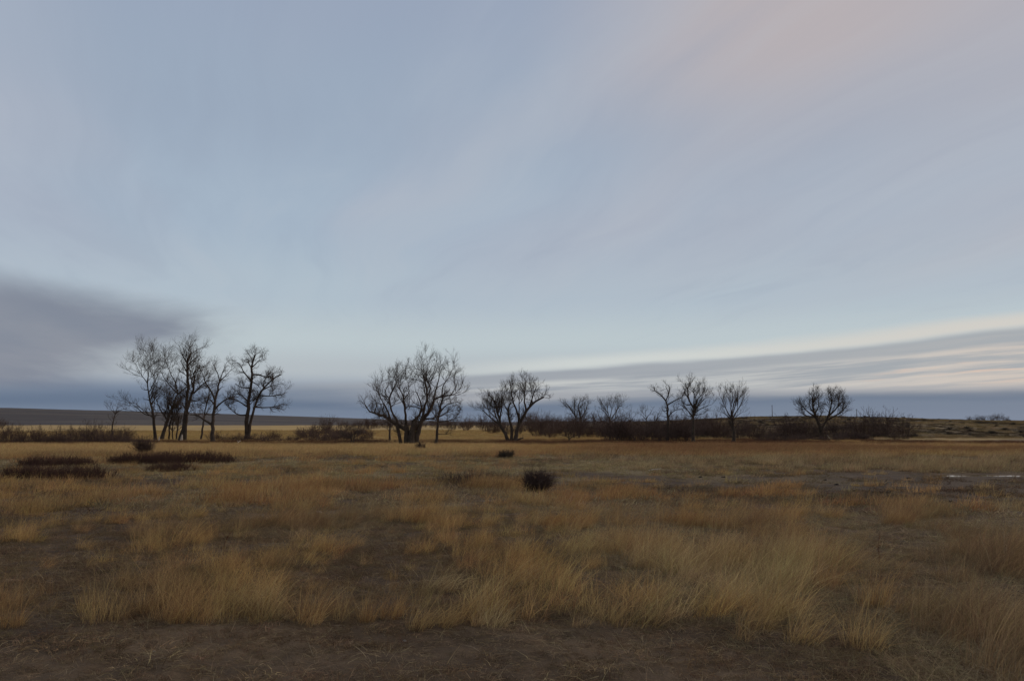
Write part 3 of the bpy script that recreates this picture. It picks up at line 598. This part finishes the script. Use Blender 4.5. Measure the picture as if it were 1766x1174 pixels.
def row(px0, px1, D0, D1, n, hpx, label, group, meshes, name='willow_shrub', h0=2.9, jit=0.3):
    for i in range(n):
        px = px0 + (px1 - px0) * (i + rs.uniform(0.5 - jit, 0.5 + jit)) / n
        D = rs.uniform(D0, D1); x = (px - 883) / F * D
        hh = hpx * D / F * rs.uniform(0.55, 1.22)
        plant(name, meshes[rs.integers(len(meshes))], x, D, hh / h0, label, 'shrub', group, rs.uniform(0.9, 1.1))
row(-40, 235, 118, 140, 22, 26, 'bare grey-brown willow shrub in the thicket left of the cottonwood grove', 'willow thicket left of the grove', willow)
row(-40, 240, 112, 122, 16, 15, 'low bare shrub along the front of the left willow thicket', 'low shrubs along the left thicket', lowsh, 'low_shrub', 1.15)
row(930, 1235, 165, 215, 34, 32, 'bare brown willow shrub in the dense thicket around the small trees', 'dense thicket before the knoll', willow)
row(1040, 1190, 132, 150, 14, 38, 'tall bare willow shrub standing at the front of the dense thicket', 'front willows of the dense thicket', willow)
row(1190, 1560, 150, 185, 30, 31, 'bare dark willow shrub along the foot of the grassy knoll', 'willows at the foot of the knoll', willow)
row(1300, 1500, 138, 150, 16, 13, 'low dark shrub edging the russet grass before the knoll', 'low shrubs edging the russet grass', lowsh, 'low_shrub', 1.15)
row(585, 860, 330, 520, 34, 15, 'distant bare shrub in the long brush line beyond the yellow meadow', 'brush line beyond the meadow', willow)
row(835, 1010, 210, 300, 22, 26, 'bare shrub in the far brush between the fan of stems and the thicket', 'far brush beyond the three-stemmed cottonwood', willow)
row(525, 640, 150, 240, 14, 17, 'low bare shrub scattered in the meadow left of the huge cottonwood', 'scattered meadow shrubs', lowsh, 'low_shrub', 1.15)
row(370, 640, 128, 150, 22, 14, 'low dark shrub lining the creek behind the broad twin-stemmed cottonwood', 'creekside low shrubs', lowsh, 'low_shrub', 1.15)
for px, D, hpx, lab in ((565, 330, 22, 'upright bare bush tree alone in the far meadow'), (7, 430, 16, 'dense rounded far bush against the ridge, past the end of the left thicket'), (805, 300, 24, 'wispy bare bush behind the narrow cottonwood'),
                        (925, 190, 36, 'ragged bare bush directly right of the three-stemmed cottonwood'), (958, 220, 30, 'small bare bush rising above the thicket before the round tree'), (1515, 178, 42, 'tall airy bare shrub at the end of the knoll thicket')):
    hh = hpx * D / F; o = plant('bare_bush', willow[int(px) % 5], (px - 883) / F * D, D, hh / 2.9, lab, 'bush', None, 1.05)
# far trees on the plain
for i, (px, hpx) in enumerate(((1669, 8), (1683, 9), (1692, 9), (1706, 10), (1717, 12), (1730, 8))):
    D = 900 + 25 * (i % 3); o = plant('far_tree', willow[i % 5], (px - 883) / F * D, D, 1.15 * hpx * D / F / 2.9, 'tiny dark tree in the far row on the plain beyond the knoll', 'tree', 'far row of trees on the plain', 0.95)
# sagebrush on the knoll
def sage_mesh(seed):
    r = np.random.default_rng(seed); n = 26
    a_ = r.uniform(0, 6.28, n); el_ = r.uniform(0.15, 1.5, n)
    d = np.stack([np.cos(a_) * np.cos(el_), np.sin(a_) * np.cos(el_), 0.75 * np.sin(el_)], -1) * r.uniform(0.35, 0.7, n)[:, None]
    P = np.stack([np.zeros((n, 3)) - [0, 0, .05], d * 0.5 + r.normal(size=(n, 3)) * 0.04, d], 1)
    Rd = np.tile([0.03, 0.025, 0.018], (n, 1))
    k1 = children(r, P, Rd, 0.10, 0.3, 0.26, (20, 70), 0.2, 0.25, 3, 0.9, 0.020)
    v, f = tubes([(P, Rd, 3), (*k1, 3)])
    m_ = mesh_np('sagebrush', v, f); m_.materials.append(M_SAGE); return m_
sages = [sage_mesh(200 + i) for i in range(4)]
cnt = 0
while cnt < 230:
    y = rs.uniform(170, 400); x = rs.uniform(25, 0.70 * y)
    if vnoise(np.array(x * .04), np.array(y * .03)) < rs.uniform(0.2, 0.75): continue
    plant('sagebrush', sages[rs.integers(4)], x, y, rs.uniform(0.7, 2.3), 'dark low sagebrush clump dotted over the grassy knoll', 'sagebrush', 'sagebrush on the knoll', 0.8); cnt += 1

# low dark shrub patches in the meadow: (x0, x1, foot y, height px, label)
def patch(x0, x1, yb, hpx, label, seed, mat, dens=34, deep=0.9, name='shrub_patch'):
    r = np.random.default_rng(seed)
    X0, Y0 = hit((x0 + x1) / 2, yb); wid = (x1 - x0) / F * Y0; hh = hpx / F * Y0
    ry = max(0.35, deep); n = int(3.2 * dens * wid * ry * 2 * 0.8)
    a_ = r.uniform(0, 6.28, n); q = np.sqrt(r.random(n))
    bx_ = q * np.cos(a_) * wid / 2 * (1 + 0.08 * np.sin(5 * a_)); by_ = q * np.sin(a_) * ry
    hz = hh * (0.55 + 0.6 * np.sqrt(np.clip(1 - q ** 4, 0, 1))) * (0.65 + 0.55 * fbm((bx_ + 50) * 0.9, (by_ + seed) * 0.9, 3)) * r.uniform(0.55, 1.1, n)
    P = np.zeros((n, 4, 3)); P[:, 0] = np.stack([bx_, by_, H(X0 + bx_, Y0 + ry + by_) - float(H(X0, Y0 + ry)) - 0.03], -1)
    d = nrm(np.stack([r.normal(0, .3, n) + 0.1, r.normal(0, .3, n), np.ones(n)], -1))
    for i in range(1, 4):
        d = nrm(d + 0.16 * r.normal(size=(n, 3))); P[:, i] = P[:, i - 1] + d * (hz / 3)[:, None]
    Rd = np.tile([0.007, 0.006, 0.005, 0.004], (n, 1))
    k1 = children(r, P, Rd, 0.075, 0.2, 0.20, (18, 50), 0.3, 0.2, 3, 0.9, 0.0035)
    v, f = tubes([(P, Rd, 3), (*k1, 3)])
    o = obj(name, mesh_np(name, v, f), mat, None, (X0, Y0 + ry, float(H(X0, Y0 + ry))))
    return tag(o, label, 'shrub')
patch(160, 388, 801, 20, 'longest dark maroon patch of low shrubs, just beyond the short round-bottomed patch', 301, M_DARKSH, 30, 1.3)
patch(235, 318, 814, 15, 'small dark low shrub patch lying just before the longest maroon patch', 302, M_DARKSH, 34, .8)
patch(-30, 172, 828, 22, 'dark low shrub patch before the paler short patch, farther left than the longest one', 303, M_DARKSH, 52, .8)
patch(8, 140, 805, 18, 'short faded brown shrub patch behind another dark low patch', 304, M_DARKSH, 36, 1.0)
patch(745, 905, 836, 21, 'thin reddish brown weedy shrub patch beside the round dark bush', 305, M_SHRUB, 22, .9)
patch(560, 690, 766, 9, 'dark brown strip of low shrubs at the foot of the huge cottonwood', 306, M_DARKSH, 5, 3)
def bush(px, yb, wpx, hpx, label, seed, n=120, mat=M_SHRUB):
    X0, Y0 = hit(px, yb); hh = hpx / F * Y0; ww = wpx / F * Y0
    me = stem_mesh(seed, ww, hh, n, 0.55 * ww / hh, (hh * .38, hh * .2), (hh * .16, hh * .12), (0.006, 0.0042, 0.0035) if Y0 < 40 else (0.014, 0.010, 0.008), 0.12, 0.25, 0.16)
    me.materials.append(mat)
    o = obj('round_bush', me, None, None, (X0, Y0, float(H(X0, Y0)) - 0.02)); return tag(o, label, 'bush')
bush(926, 849, 50, 36, 'dark round twiggy bush on short grass at the end of the reddish weedy patch', 401, 260)
bush(247, 784, 34, 26, 'dark round bush just behind the longest maroon shrub patch', 402, 90)
bush(725, 778, 18, 14, 'tiny dark bush in front of the huge spreading cottonwood', 403, 70)
bush(873, 790, 34, 14, 'grey low bush on the mound before the three-stemmed cottonwood', 404, 90, M_SAGE)

# ------------------------------------------------------------------ poles, logs, stumps
def single_tube(pts, r_, sides=6, n=8, seed=0, wob=0.0):
    r = np.random.default_rng(seed); P = resample(np.array(pts, float), n)
    P = P + r.normal(size=P.shape) * wob; Rd = np.interp(np.linspace(0, 1, n), np.linspace(0, 1, len(r_)), r_)
    v, f = tubes([(P[None], Rd[None], sides)])
    return v, f
for px, ytop, ybot, D, lab in ((1330, 698, 716, 385, 'weathered utility pole on top of the knoll'), (1233.5, 711, 723, 420, 'thin utility pole on the knoll flank behind the fan-shaped tree'), (1475, 705, 722, 370, 'weathered utility pole on the slope past the V-forked tree')):
    x = (px - 883) / F * D; g0 = float(H(x, D)); zt = float(at(px, ytop, D)[2]); h_ = zt - g0
    root = empty('utility_pole', (x, D, g0), lab, 'pole')
    v, f = single_tube([(0, 0, -0.5), (0, 0, h_ * .5), (0.03, 0, h_)], [0.17, 0.14, 0.10]); obj('shaft', mesh_np('shaft', v, f), M_POLE, root)
    v, f = single_tube([(0.0, -1.0, h_ - 0.35), (0.02, 0, h_ - 0.34), (0.0, 1.0, h_ - 0.35)], [0.06, 0.06, 0.06], 4); obj('crossarm', mesh_np('crossarm', v, f), M_POLE, root)
def log(name, p0, p1, r_, label, cat, mat, seed=0, branches=3):
    p0 = np.array(p0, float); p1 = np.array(p1, float); mid = (p0 + p1) / 2 + np.array([0.02, 0.03, 0.04]) * np.linalg.norm(p1 - p0)
    r = np.random.default_rng(seed)
    P = resample(np.array([p0, mid, p1]), 9)[None]; Rd = np.linspace(r_, r_ * 0.5, 9)[None]
    sets = [(P, Rd, 7)]
    if branches: sets.append((*children(r, P, Rd, np.linalg.norm(p1 - p0) / branches, 0.25, np.linalg.norm(p1 - p0) * .3, (35, 70), 0.1, 0.25, 4, 0.55, r_ * 0.2), 4))
    v, f = tubes(sets); o = obj(name, mesh_np(name, v - p0, f), mat, None, tuple(p0)); return tag(o, label, cat)
def gpt(px, py, D, dz=0.0):
    p = at(px, py, D); p[2] = float(H(p[0], D)) + dz; return p
DL = TREES[8]['D']
log('broken_limb', gpt(888, 762, DL - 1.5, .2), gpt(902, 757, DL - 2.5, .75), 0.17, 'dark broken limb heaped at the foot of the three-stemmed cottonwood', 'log', M_BARK, 1, 7)
log('fallen_branch', gpt(407, 763, 112, .05), gpt(415, 757, 114, .55), 0.06, 'pale bleached branch propped up beside the broad twin-stemmed cottonwood', 'branch', M_PALE, 2, 2)
log('leaning_branch', gpt(1432, 748, 150, .1), gpt(1426, 744, 151, 1.0), 0.04, 'pale dead branch leaning in the shrubs at the V-forked tree', 'branch', M_PALE, 3, 2)
def stump(px, py, D, h_, r_, label, seed):
    r = np.random.default_rng(seed); p = gpt(px, py, D)
    n = 10; P = np.array([[0, 0, -0.15], [0.02, 0, h_ * .3], [0.06, 0, h_ * .65], [0.1, 0, h_]]); P = resample(P, 7)
    v, f = tubes([(P[None], (np.array([1.25, 1.0, .85, .75, .65, .5, .2]) * r_)[None], n)])
    v = v + r.normal(size=v.shape) * r_ * 0.10
    return tag(obj('broken_stump', mesh_np('broken_stump', v, f, False), M_PALE, None, tuple(p)), label, 'stump')
stump(273.5, 762, TREES[0]['D'] - 1.5, 0.95, 0.14, 'small bleached broken stump at the foot of the slim cottonwood', 1)
stump(312.5, 763, TREES[2]['D'] - 1.2, 1.25, 0.24, 'larger bleached splintered stump before the tallest cottonwood of the grove', 2)
X0, Y0 = hit(1128, 813)
log('bleached_branch', (X0 - .25, Y0, float(H(X0, Y0)) + .03), (X0 + .3, Y0 + .2, float(H(X0, Y0)) + .10), 0.035, 'bleached forked branch lying on the short grass near the bare earth', 'branch', M_PALE, 5, 3)
# ------------------------------------------------------------------ dark clods
def clod_mesh(seed):
    r = np.random.default_rng(seed); nu, nv = 12, 6; V = []; Fc = []
    for j in range(nv):
        ph = j / (nv - 1) * math.pi / 2
        for i in range(nu):
            th = i / nu * 2 * math.pi; q = 1 + 0.22 * math.sin(2 * th + seed) + 0.15 * r.normal()
            V.append((math.cos(th) * math.cos(ph) * q * .5, math.sin(th) * math.cos(ph) * q * .4, math.sin(ph) * .26 * (1 + .2 * r.normal()) - 0.03))
    for j in range(nv - 1):
        for i in range(nu): Fc.append((j * nu + i, j * nu + (i + 1) % nu, (j + 1) * nu + (i + 1) % nu, (j + 1) * nu + i))
    m_ = mesh_np('dark_clod', np.array(V), Fc); m_.materials.append(M_CLOD); return m_
pebble = clod_mesh(9); pebble.materials.clear(); pebble.materials.append(M_PALE); pebble.name = 'pebble'
clods = [clod_mesh(i) for i in range(4)]
CL = [(1532, 857, 15, 'largest dark clod on the bare trodden earth'), (1527, 850, 12, 'dark clod just behind the largest clod on the bare earth'), (1471, 853, 12, None), (1443, 836, 9, None), (1423, 828, 7, None), (1567, 825, 8, None),
      (1248, 823, 8, None), (1208, 823, 8, None), (843, 867, 12, 'dark clod beside the faint trail through the grass'), (978, 860, 10, 'small dark clod on the trail past the round bush'), (665, 786, 6, 'tiny dark clod on the short grass before the huge cottonwood'), (749, 786, 5, 'tiny dark clod beyond the thin reddish weedy patch'),
      (321, 895, 12, 'dark clod in the tawny grass before the low shrub patches'), (1256, 864, 10, None), (1180, 822, 7, None), (1640, 866, 12, None), (1510, 843, 7, None), (1390, 842, 7, None), (1600, 880, 12, None), (1205, 857, 8, None)]
for i, (px, py, wpx, lab) in enumerate(CL):
    x, y = hit(px, py); s_ = wpx / F * y
    o = bpy.data.objects.new('dark_clod', clods[i % 4]); COL.objects.link(o); o.location = (x, y, float(H(x, y))); o.scale = (s_, s_, s_); o.rotation_euler = (0, 0, rs.uniform(0, 6.28))
    tag(o, lab or 'small dark clod scattered on the bare trodden earth', 'clod', 'clods on the bare earth' if lab is None else None)

for px, py, wpx, lab in ((266, 1125, 5, 'small pale pebble on bare soil before the broad orange-tinged clump'), (698, 1107, 6, 'pale pebble on bare soil before the narrow rusty clumps'), (1071, 980, 7, 'pale stone beside the low tussock in the trampled hollow'), (550, 885, 12, 'flat pale stone lying on the faint trail')):
    x, y = hit(px, py); s_ = wpx / F * y
    o = bpy.data.objects.new('pebble', pebble); COL.objects.link(o); o.location = (x, y, float(H(x, y)) + .01); o.scale = (s_, s_, s_ * 1.2)
    tag(o, lab, 'stone')
# ------------------------------------------------------------------ dead weed stalks
def stalk(px, py, hpx, label, mat, seed, lean=0.1, head=True, rad=0.0035):
    r = np.random.default_rng(seed); x, y = hit(px, py); h_ = hpx / F * y
    root = empty('weed_stalk', (x, y, float(H(x, y))), label, 'weed')
    P = resample(np.array([(0, 0, -.03), (lean * h_ * .3, .01, h_ * .5), (lean * h_, 0.02, h_)]), 8)[None]; Rd = np.linspace(rad, rad * .5, 8)[None]
    v, f = tubes([(P, Rd, 5)]); obj('stem', mesh_np('stem', v, f), mat, root)
    k1 = children(r, P, Rd, h_ / 7, 0.45, h_ * .22, (12, 35), .3, .1, 4, .8, rad * .6)
    v, f = tubes([(*k1, 4)]); obj('side_stem', mesh_np('side_stem', v, f), mat, root)
    if head:
        k2 = children(r, *k1, h_ * .02, .2, h_ * .03, (30, 80), .1, .2, 3, 1.0, rad * .8)
        v, f = tubes([(*k2, 4)]); obj('seed_head', mesh_np('seed_head', v, f), mat, root)
stalk(1517, 975, 44, 'dark red dock stalk standing up out of the tawny grass', M_STALK, 1, 0.04)
stalk(385, 946, 24, 'short leaning red-brown weed stalk in the tawny grass', M_STALK, 2, 0.4)
stalk(1712, 992, 64, 'pale curved dead weed stalk standing among brown weeds', M_STRAWSTALK, 3, -.25, False)
stalk(1733, 990, 70, 'tall straight pale dead weed stalk among brown weeds', M_STRAWSTALK, 4, .08)
stalk(1634, 1005, 50, 'slim branching pale weed stalk near the curved dead stalk', M_STRAWSTALK, 5, -.05)
stalk(1620, 1065, 46, 'short pale weed stalk at the edge of the matted brown weeds', M_STRAWSTALK, 6, .05, False)
stalk(1575, 1031, 13, 'tiny white V-shaped twig poking from the grass', M_PALE, 7, .2, False, .003)

# ------------------------------------------------------------------ grass tufts
def tuft(name, seed, n, h_, spread, w_, lean, curl=0.5, flat=0.0, segs=4):
    r = np.random.default_rng(seed)
    a_ = r.uniform(0, 6.28, n); q = np.sqrt(r.random(n)) * spread
    b0 = np.stack([q * np.cos(a_), q * np.sin(a_), np.full(n, -0.02)], -1)
    out = np.stack([np.cos(a_), np.sin(a_), np.zeros(n)], -1)
    az_ = r.uniform(0, 6.28, n)
    rd = np.stack([np.cos(az_), np.sin(az_), np.zeros(n)], -1)
    d = nrm(np.array([0, 0, 1.0 - flat]) + out * (0.35 * q / max(spread, 1e-3))[:, None] * r.random(n)[:, None] + rd * r.uniform(0.02, 0.30 + flat, n)[:, None] + np.array([lean * 0.3, 0, 0]))
    ln = h_ * (0.28 + 0.82 * r.random(n) ** 1.5); st = ln / (segs - 1)
    P = np.zeros((n, segs, 3)); P[:, 0] = b0
    cv = np.where(r.random(n) < 0.16, r.uniform(1.5, 2.6, n), r.uniform(0.15, 1.0, n))[:, None] * curl
    lv = (lean * r.uniform(0.3, 1.6, n))[:, None] * np.array([1.0, 0, 0])
    for i in range(1, segs):
        d = nrm(d + 0.32 * lv + np.array([0, -0.02, 0]) + rd * cv * 0.28 + np.array([0, 0, -0.22]) * cv)
        P[:, i] = P[:, i - 1] + d * st[:, None]
    P[:, :, 2] = np.maximum(P[:, :, 2], np.where(np.arange(segs) == 0, -0.02, 0.004)[None])
    sd_ = nrm(np.cross(d, nrm(r.normal(size=(n, 3)))))
    wv = np.linspace(1, 0.15, segs)[None, :, None] * (w_ * r.uniform(0.6, 1.4, n))[:, None, None] * 0.5
    Lf = P - sd_[:, None] * wv; Rt = P + sd_[:, None] * wv
    v = np.stack([Lf, Rt], 2).reshape(-1, 3)
    idx = np.arange(n * segs * 2).reshape(n, segs, 2)
    f = np.stack([idx[:, :-1, 0], idx[:, :-1, 1], idx[:, 1:, 1], idx[:, 1:, 0]], -1).reshape(-1, 4)
    me = mesh_np(name, v, f)
    at_ = me.attributes.new('blade', 'FLOAT', 'POINT'); at_.data.foreach_set('value', np.repeat(r.random(n), segs * 2).astype(np.float32))
    return me
SRC = bpy.data.collections.new('tuft_sources')          # not linked to the scene
def src(me):
    me.materials.append(M_GRASS); o = bpy.data.objects.new(me.name, me); SRC.objects.link(o); return me
names = []
def reg(nm, *a, **k):
    names.append(nm); return src(tuft(nm, *a, **k))
# index order is alphabetical
for i in range(5): reg('a_tall_%d' % i, 500 + i, 80, 0.48, 0.13, 0.0036, 0.3 + 0.2 * (i % 3), 0.6)
for i in range(4): reg('b_mat_%d' % i, 520 + i, 60, 0.16, 0.16, 0.0045, 0.25, 1.3, 0.55)
for i in range(4): reg('c_litter_%d' % i, 540 + i, 22, 0.20, 0.22, 0.0032, 0.2, 1.2, 0.93)
for i in range(4): reg('d_clump_%d' % i, 560 + i, 110, 0.44, 0.38, 0.011, 0.22, 0.5)
for i in range(3): reg('e_turf_%d' % i, 580 + i, 90, 0.15, 0.50, 0.014, 0.2, 1.0, 0.4)
for i in range(4): reg('f_stubble_%d' % i, 590 + i, 46, 0.085, 0.10, 0.0036, 0.15, 1.2, 0.45)
IDX = dict(a=(0, 5), b=(5, 4), c=(9, 4), d=(13, 4), e=(17, 3), f=(20, 4))

gng = bpy.data.node_groups.new('scatter', 'GeometryNodeTree')
gng.interface.new_socket('Geometry', in_out='INPUT', socket_type='NodeSocketGeometry')
gng.interface.new_socket('Geometry', in_out='OUTPUT', socket_type='NodeSocketGeometry')
gi = gng.nodes.new('NodeGroupInput'); go = gng.nodes.new('NodeGroupOutput')
ci = gng.nodes.new('GeometryNodeCollectionInfo'); ci.inputs[0].default_value = SRC; ci.inputs[1].default_value = True; ci.inputs[2].default_value = True
ip = gng.nodes.new('GeometryNodeInstanceOnPoints'); ip.inputs['Pick Instance'].default_value = True
def nattr(nm, ty):
    n = gng.nodes.new('GeometryNodeInputNamedAttribute'); n.data_type = ty; n.inputs[0].default_value = nm
    return n.outputs[0]
gng.links.new(gi.outputs[0], ip.inputs['Points']); gng.links.new(ci.outputs[0], ip.inputs['Instance'])
gng.links.new(nattr('pick', 'INT'), ip.inputs['Instance Index'])
gng.links.new(nattr('turn', 'FLOAT_VECTOR'), ip.inputs['Rotation']); gng.links.new(nattr('size', 'FLOAT_VECTOR'), ip.inputs['Scale'])
gng.links.new(ip.outputs[0], go.inputs[0])

def scatter(name, label, cat, x, y, pick, turn, size, tint):
    me = bpy.data.meshes.new(name); n = len(x); me.vertices.add(n)
    me.vertices.foreach_set('co', np.stack([x, y, H(x, y)], -1).astype(np.float32).ravel())
    me.attributes.new('pick', 'INT', 'POINT').data.foreach_set('value', pick.astype(np.int32))
    me.attributes.new('turn', 'FLOAT_VECTOR', 'POINT').data.foreach_set('vector', turn.astype(np.float32).ravel())
    me.attributes.new('size', 'FLOAT_VECTOR', 'POINT').data.foreach_set('vector', size.astype(np.float32).ravel())
    me.attributes.new('tint', 'FLOAT_COLOR', 'POINT').data.foreach_set('color', np.concatenate([tint, np.ones((n, 1))], 1).astype(np.float32).ravel())
    o = obj(name, me); md = o.modifiers.new('scatter', 'NODES'); md.node_group = gng
    me.materials.append(M_GRASS)
    return tag(o, label, cat, kind='stuff')
g_ = np.random.default_rng(21)
def ring(r1, r2, dens, half=R(38)):
    n = int(half * (r2 * r2 - r1 * r1) * dens)
    q = np.sqrt(g_.uniform(r1 * r1, r2 * r2, n)); a_ = g_.uniform(-half, half, n)
    return q * np.sin(a_), q * np.cos(a_)
def rnd_turn(n, tilt=0.10):
    return np.stack([g_.normal(0, tilt, n), g_.normal(0, tilt, n), g_.uniform(-0.8, 0.8, n)], -1)
def pick_of(k, n): s0, c = IDX[k]; return s0 + g_.integers(0, c, n)
def var(c, n, s=0.14): return np.clip(c * (1 + g_.normal(0, s, (n, 1))) * (1 + g_.normal(0, 0.04, (n, 3))), 0.01, 0.8)
T = [[] for _ in range(6)]
def add(T, x, y, k, size, tint, tilt=0.1):
    n = len(x); T[0].append(x); T[1].append(y); T[2].append(pick_of(k, n)); T[3].append(rnd_turn(n, tilt)); T[4].append(size); T[5].append(tint)
# tall bunchgrass
for r1, r2, dens in ((4.4, 8, 38), (8, 12, 36), (12, 18, 26), (18, 28, 13), (28, 46, 7)):
    x, y = ring(r1, r2, dens); z_ = zones(x, y); k_ = g_.random(len(x)) < z_['tall']
    x, y = x[k_], y[k_]; n = len(x); s_ = g_.uniform(0.45, 1.12, n) * (0.75 + 0.45 * z_['tall'][k_]) * (1 + 0.25 * sst(y, 20, 30))
    add(T, x, y, 'a' if r2 < 20 else 'd', np.stack([s_, s_, s_ * g_.uniform(0.8, 1.15, n)], -1) * (1 if r2 < 20 else 0.8), var(z_['c'][k_], n))
for r1, r2, dens in ((46, 75, 3.6), (75, 105, 2.6), (105, 160, 1.9)):
    x, y = ring(r1, r2, dens); z_ = zones(x, y); k_ = g_.random(len(x)) < z_['tall'] * 1.1
    x, y = x[k_], y[k_]; n = len(x); s_ = g_.uniform(0.7, 1.3, n)
    add(T, x, y, 'd', np.stack([s_ * 1.5, s_ * 1.5, s_], -1), var(z_['c'][k_], n, .10))
scatter('tall_dry_grass', 'tawny and russet tall dry bunchgrass covering the prairie', 'grass', *[np.concatenate(t) for t in T])
# short turf and matted grass
T = [[] for _ in range(6)]
for r1, r2, dens, k in ((4.2, 8, 150, 'b'), (8, 12, 110, 'b'), (12, 18, 60, 'b'), (18, 28, 9, 'e'), (28, 46, 6, 'e'), (46, 75, 3.2, 'e'), (75, 125, 1.4, 'e')):
    x, y = ring(r1, r2, dens); z_ = zones(x, y); k_ = g_.random(len(x)) < z_['short']
    x, y = x[k_], y[k_]; n = len(x); s_ = g_.uniform(0.4, 1.15, n) * (0.45 + 0.75 * sst(y, z_['edge'][k_] - .3, z_['edge'][k_] + .5))
    add(T, x, y, k, np.stack([s_, s_, s_ * g_.uniform(.7, 1.2, n)], -1), var(z_['sc'][k_], n, .18))
x, y = ring(4.0, 13, 48); n = len(x); s_ = g_.uniform(0.35, 1.3, n)
tl = lerp3((0.20, 0.15, 0.10), (0.40, 0.31, 0.19), g_.random(n) ** 2)
add(T, x, y, 'c', np.stack([s_] * 3, -1), var(tl, n), 0.04)
T[3][-1][:, 2] = g_.uniform(0, 6.28, n)
x, y = ring(4.0, 16, 70); n = len(x); nn = fbm(x * 1.9 + 31, y * 1.5, 3); k_ = g_.random(n) < sst(nn, 0.40, 0.62)
x, y = x[k_], y[k_]; n = len(x); s_ = g_.uniform(0.6, 1.7, n)
tl = lerp3((0.13, 0.088, 0.056), (0.27, 0.19, 0.115), g_.random(n) ** 1.4)
add(T, x, y, 'f', np.stack([s_, s_, s_ * g_.uniform(.7, 1.3, n)], -1), var(tl, n, .2), 0.1)
# rough brush and bunchgrass over the knoll
x = g_.uniform(20, 330, 26000); y = g_.uniform(165, 430, 26000); k_ = x < 0.78 * y; x, y = x[k_], y[k_]; n = len(x)
nn = fbm(x * 0.09, y * 0.05, 4); s_ = g_.uniform(1.0, 2.2, n)
kc = lerp3((0.055, 0.043, 0.030), (0.25, 0.18, 0.092), np.clip(sst(nn, 0.40, 0.60) + g_.normal(0, .2, n), 0, 1))
add(T, x, y, 'd', np.stack([s_ * 1.6, s_ * 1.2, s_ * 0.55], -1), var(kc, n), 0.05)
# yellow meadow beyond the creek
x, y = ring(152, 330, 0.30); k_ = x < 40; x, y = x[k_], y[k_]; n = len(x); s_ = g_.uniform(.8, 1.4, n)
add(T, x, y, 'd', np.stack([s_ * 2.2, s_ * 2.0, s_ * .8], -1), var(lerp3((0.42, 0.30, 0.13), (0.34, 0.23, 0.10), fbm(x * .05, y * .05, 3)), n, .08), .05)
scatter('short_matted_grass', 'short matted dead grass and fallen straw on dark soil', 'grass', *[np.concatenate(t) for t in T])

# ------------------------------------------------------------------ leading bunchgrass clumps, each its own plant
M_G = [grass_mat('straw_gold_blades', (0.38, 0.262, 0.122)), grass_mat('ochre_blades', (0.34, 0.212, 0.098)), grass_mat('pale_straw_blades', (0.40, 0.305, 0.165)), grass_mat('brown_blades', (0.25, 0.165, 0.092))]
clump_me = {}
def clump(px, py, wpx, hpx, kind, label, group=None, lean=0.4, seed=0):
    x, y = hit(px, py); w0 = wpx / F * y; h0 = hpx / F * y
    me = tuft('grass_clump', 700 + seed, int(110 + 330 * w0), h0 * 1.15, w0 * 0.42, 0.0034, lean, 0.4, 0.0, 5)
    me.materials.append(M_G[kind])
    o = obj('grass_clump', me, None, None, (x, y, float(H(x, y)))); return tag(o, label, 'grass', group)
CK = [(180, 1066, 90, 84, 0, 'wide straw-gold bunchgrass clump fringed with seed tips at the bare soil edge', .12), (318, 1070, 90, 88, 1, 'broad orange-tinged bunchgrass clump at the bare soil edge', .45), (412, 1040, 80, 68, 0, 'windswept golden grass clump leaning over behind the broad orange-tinged clump', .8),
      (530, 1070, 60, 74, 1, 'stiff ochre bunchgrass clump standing alone at the bare soil edge', .2), (632, 1072, 30, 56, 1, 'narrow rusty bunchgrass spike at the bare soil edge', .25), (672, 1066, 40, 66, 1, 'narrow rusty clump twinned with an even narrower rusty spike', .35),
      (722, 1082, 50, 70, 0, 'pale golden clump drooping onto the bare soil', .55), (768, 1078, 46, 64, 0, 'golden clump with bent seed stems at the bare soil edge', .7), (845, 1078, 70, 66, 2, 'straw clump with thick pale basal stems on bare soil', .5),
      (1252, 1050, 50, 60, 2, 'pale windblown tuft beside the matted grey grass', .7), (1020, 975, 60, 36, 0, 'low pale tussock in a grey trampled hollow', .2), (1300, 1085, 70, 84, 0, 'tall golden clump leaning right at the soil edge', .6), (1382, 1108, 70, 90, 0, 'dense yellow bunchgrass clump above dark soil', .55),
      (1488, 1118, 76, 100, 0, 'tallest upright yellow bunchgrass clump above dark soil', .3), (1505, 1045, 60, 92, 1, 'feathery orange bunchgrass clump behind the tallest yellow clump', .25), (1420, 1010, 60, 84, 1, 'soft orange grass clump leaning behind the dense yellow clump', .5), (1360, 985, 70, 70, 0, 'feathery golden clump among tawny grass, bending right', .5),
      (1345, 900, 60, 46, 0, 'bright golden tussock at the edge of the bare trodden earth', .2), (1390, 868, 14, 18, 2, 'small pale upright tuft on the bare trodden earth', .1), (1735, 880, 60, 34, 2, 'pale bunchgrass tussock alone on dark bare ground', .15), (1645, 1000, 70, 60, 3, 'brown feathery clump beside the pale weed stalks', .3),
      (1720, 1160, 120, 90, 3, 'large brown clump spilling over the bare soil corner', .4), (20, 1080, 46, 62, 1, 'thin tawny clump at the soil edge, apart from the wide straw-gold clump', .2), (890, 868, 44, 30, 0, 'single golden tussock standing by the faint trail', .15), (1190, 985, 60, 40, 0, 'low golden tussock spread over grey matted grass', .4),
      (885, 1010, 70, 60, 2, 'loose pale grass clump combed flat by wind', .9), (760, 1015, 80, 56, 2, 'wide olive-straw clump combed by wind behind drooping golden clumps', .8), (1075, 905, 90, 50, 1, 'soft orange-brown grass mound beyond the grey trampled hollow', .35), (1150, 900, 80, 48, 1, 'feathery orange-brown mound next to the bright golden tussock', .35)]
for i, (px, py, wp, hp, kd, lab, ln_) in enumerate(CK): clump(px, py, wp, hp, kd, lab, None, ln_, i)
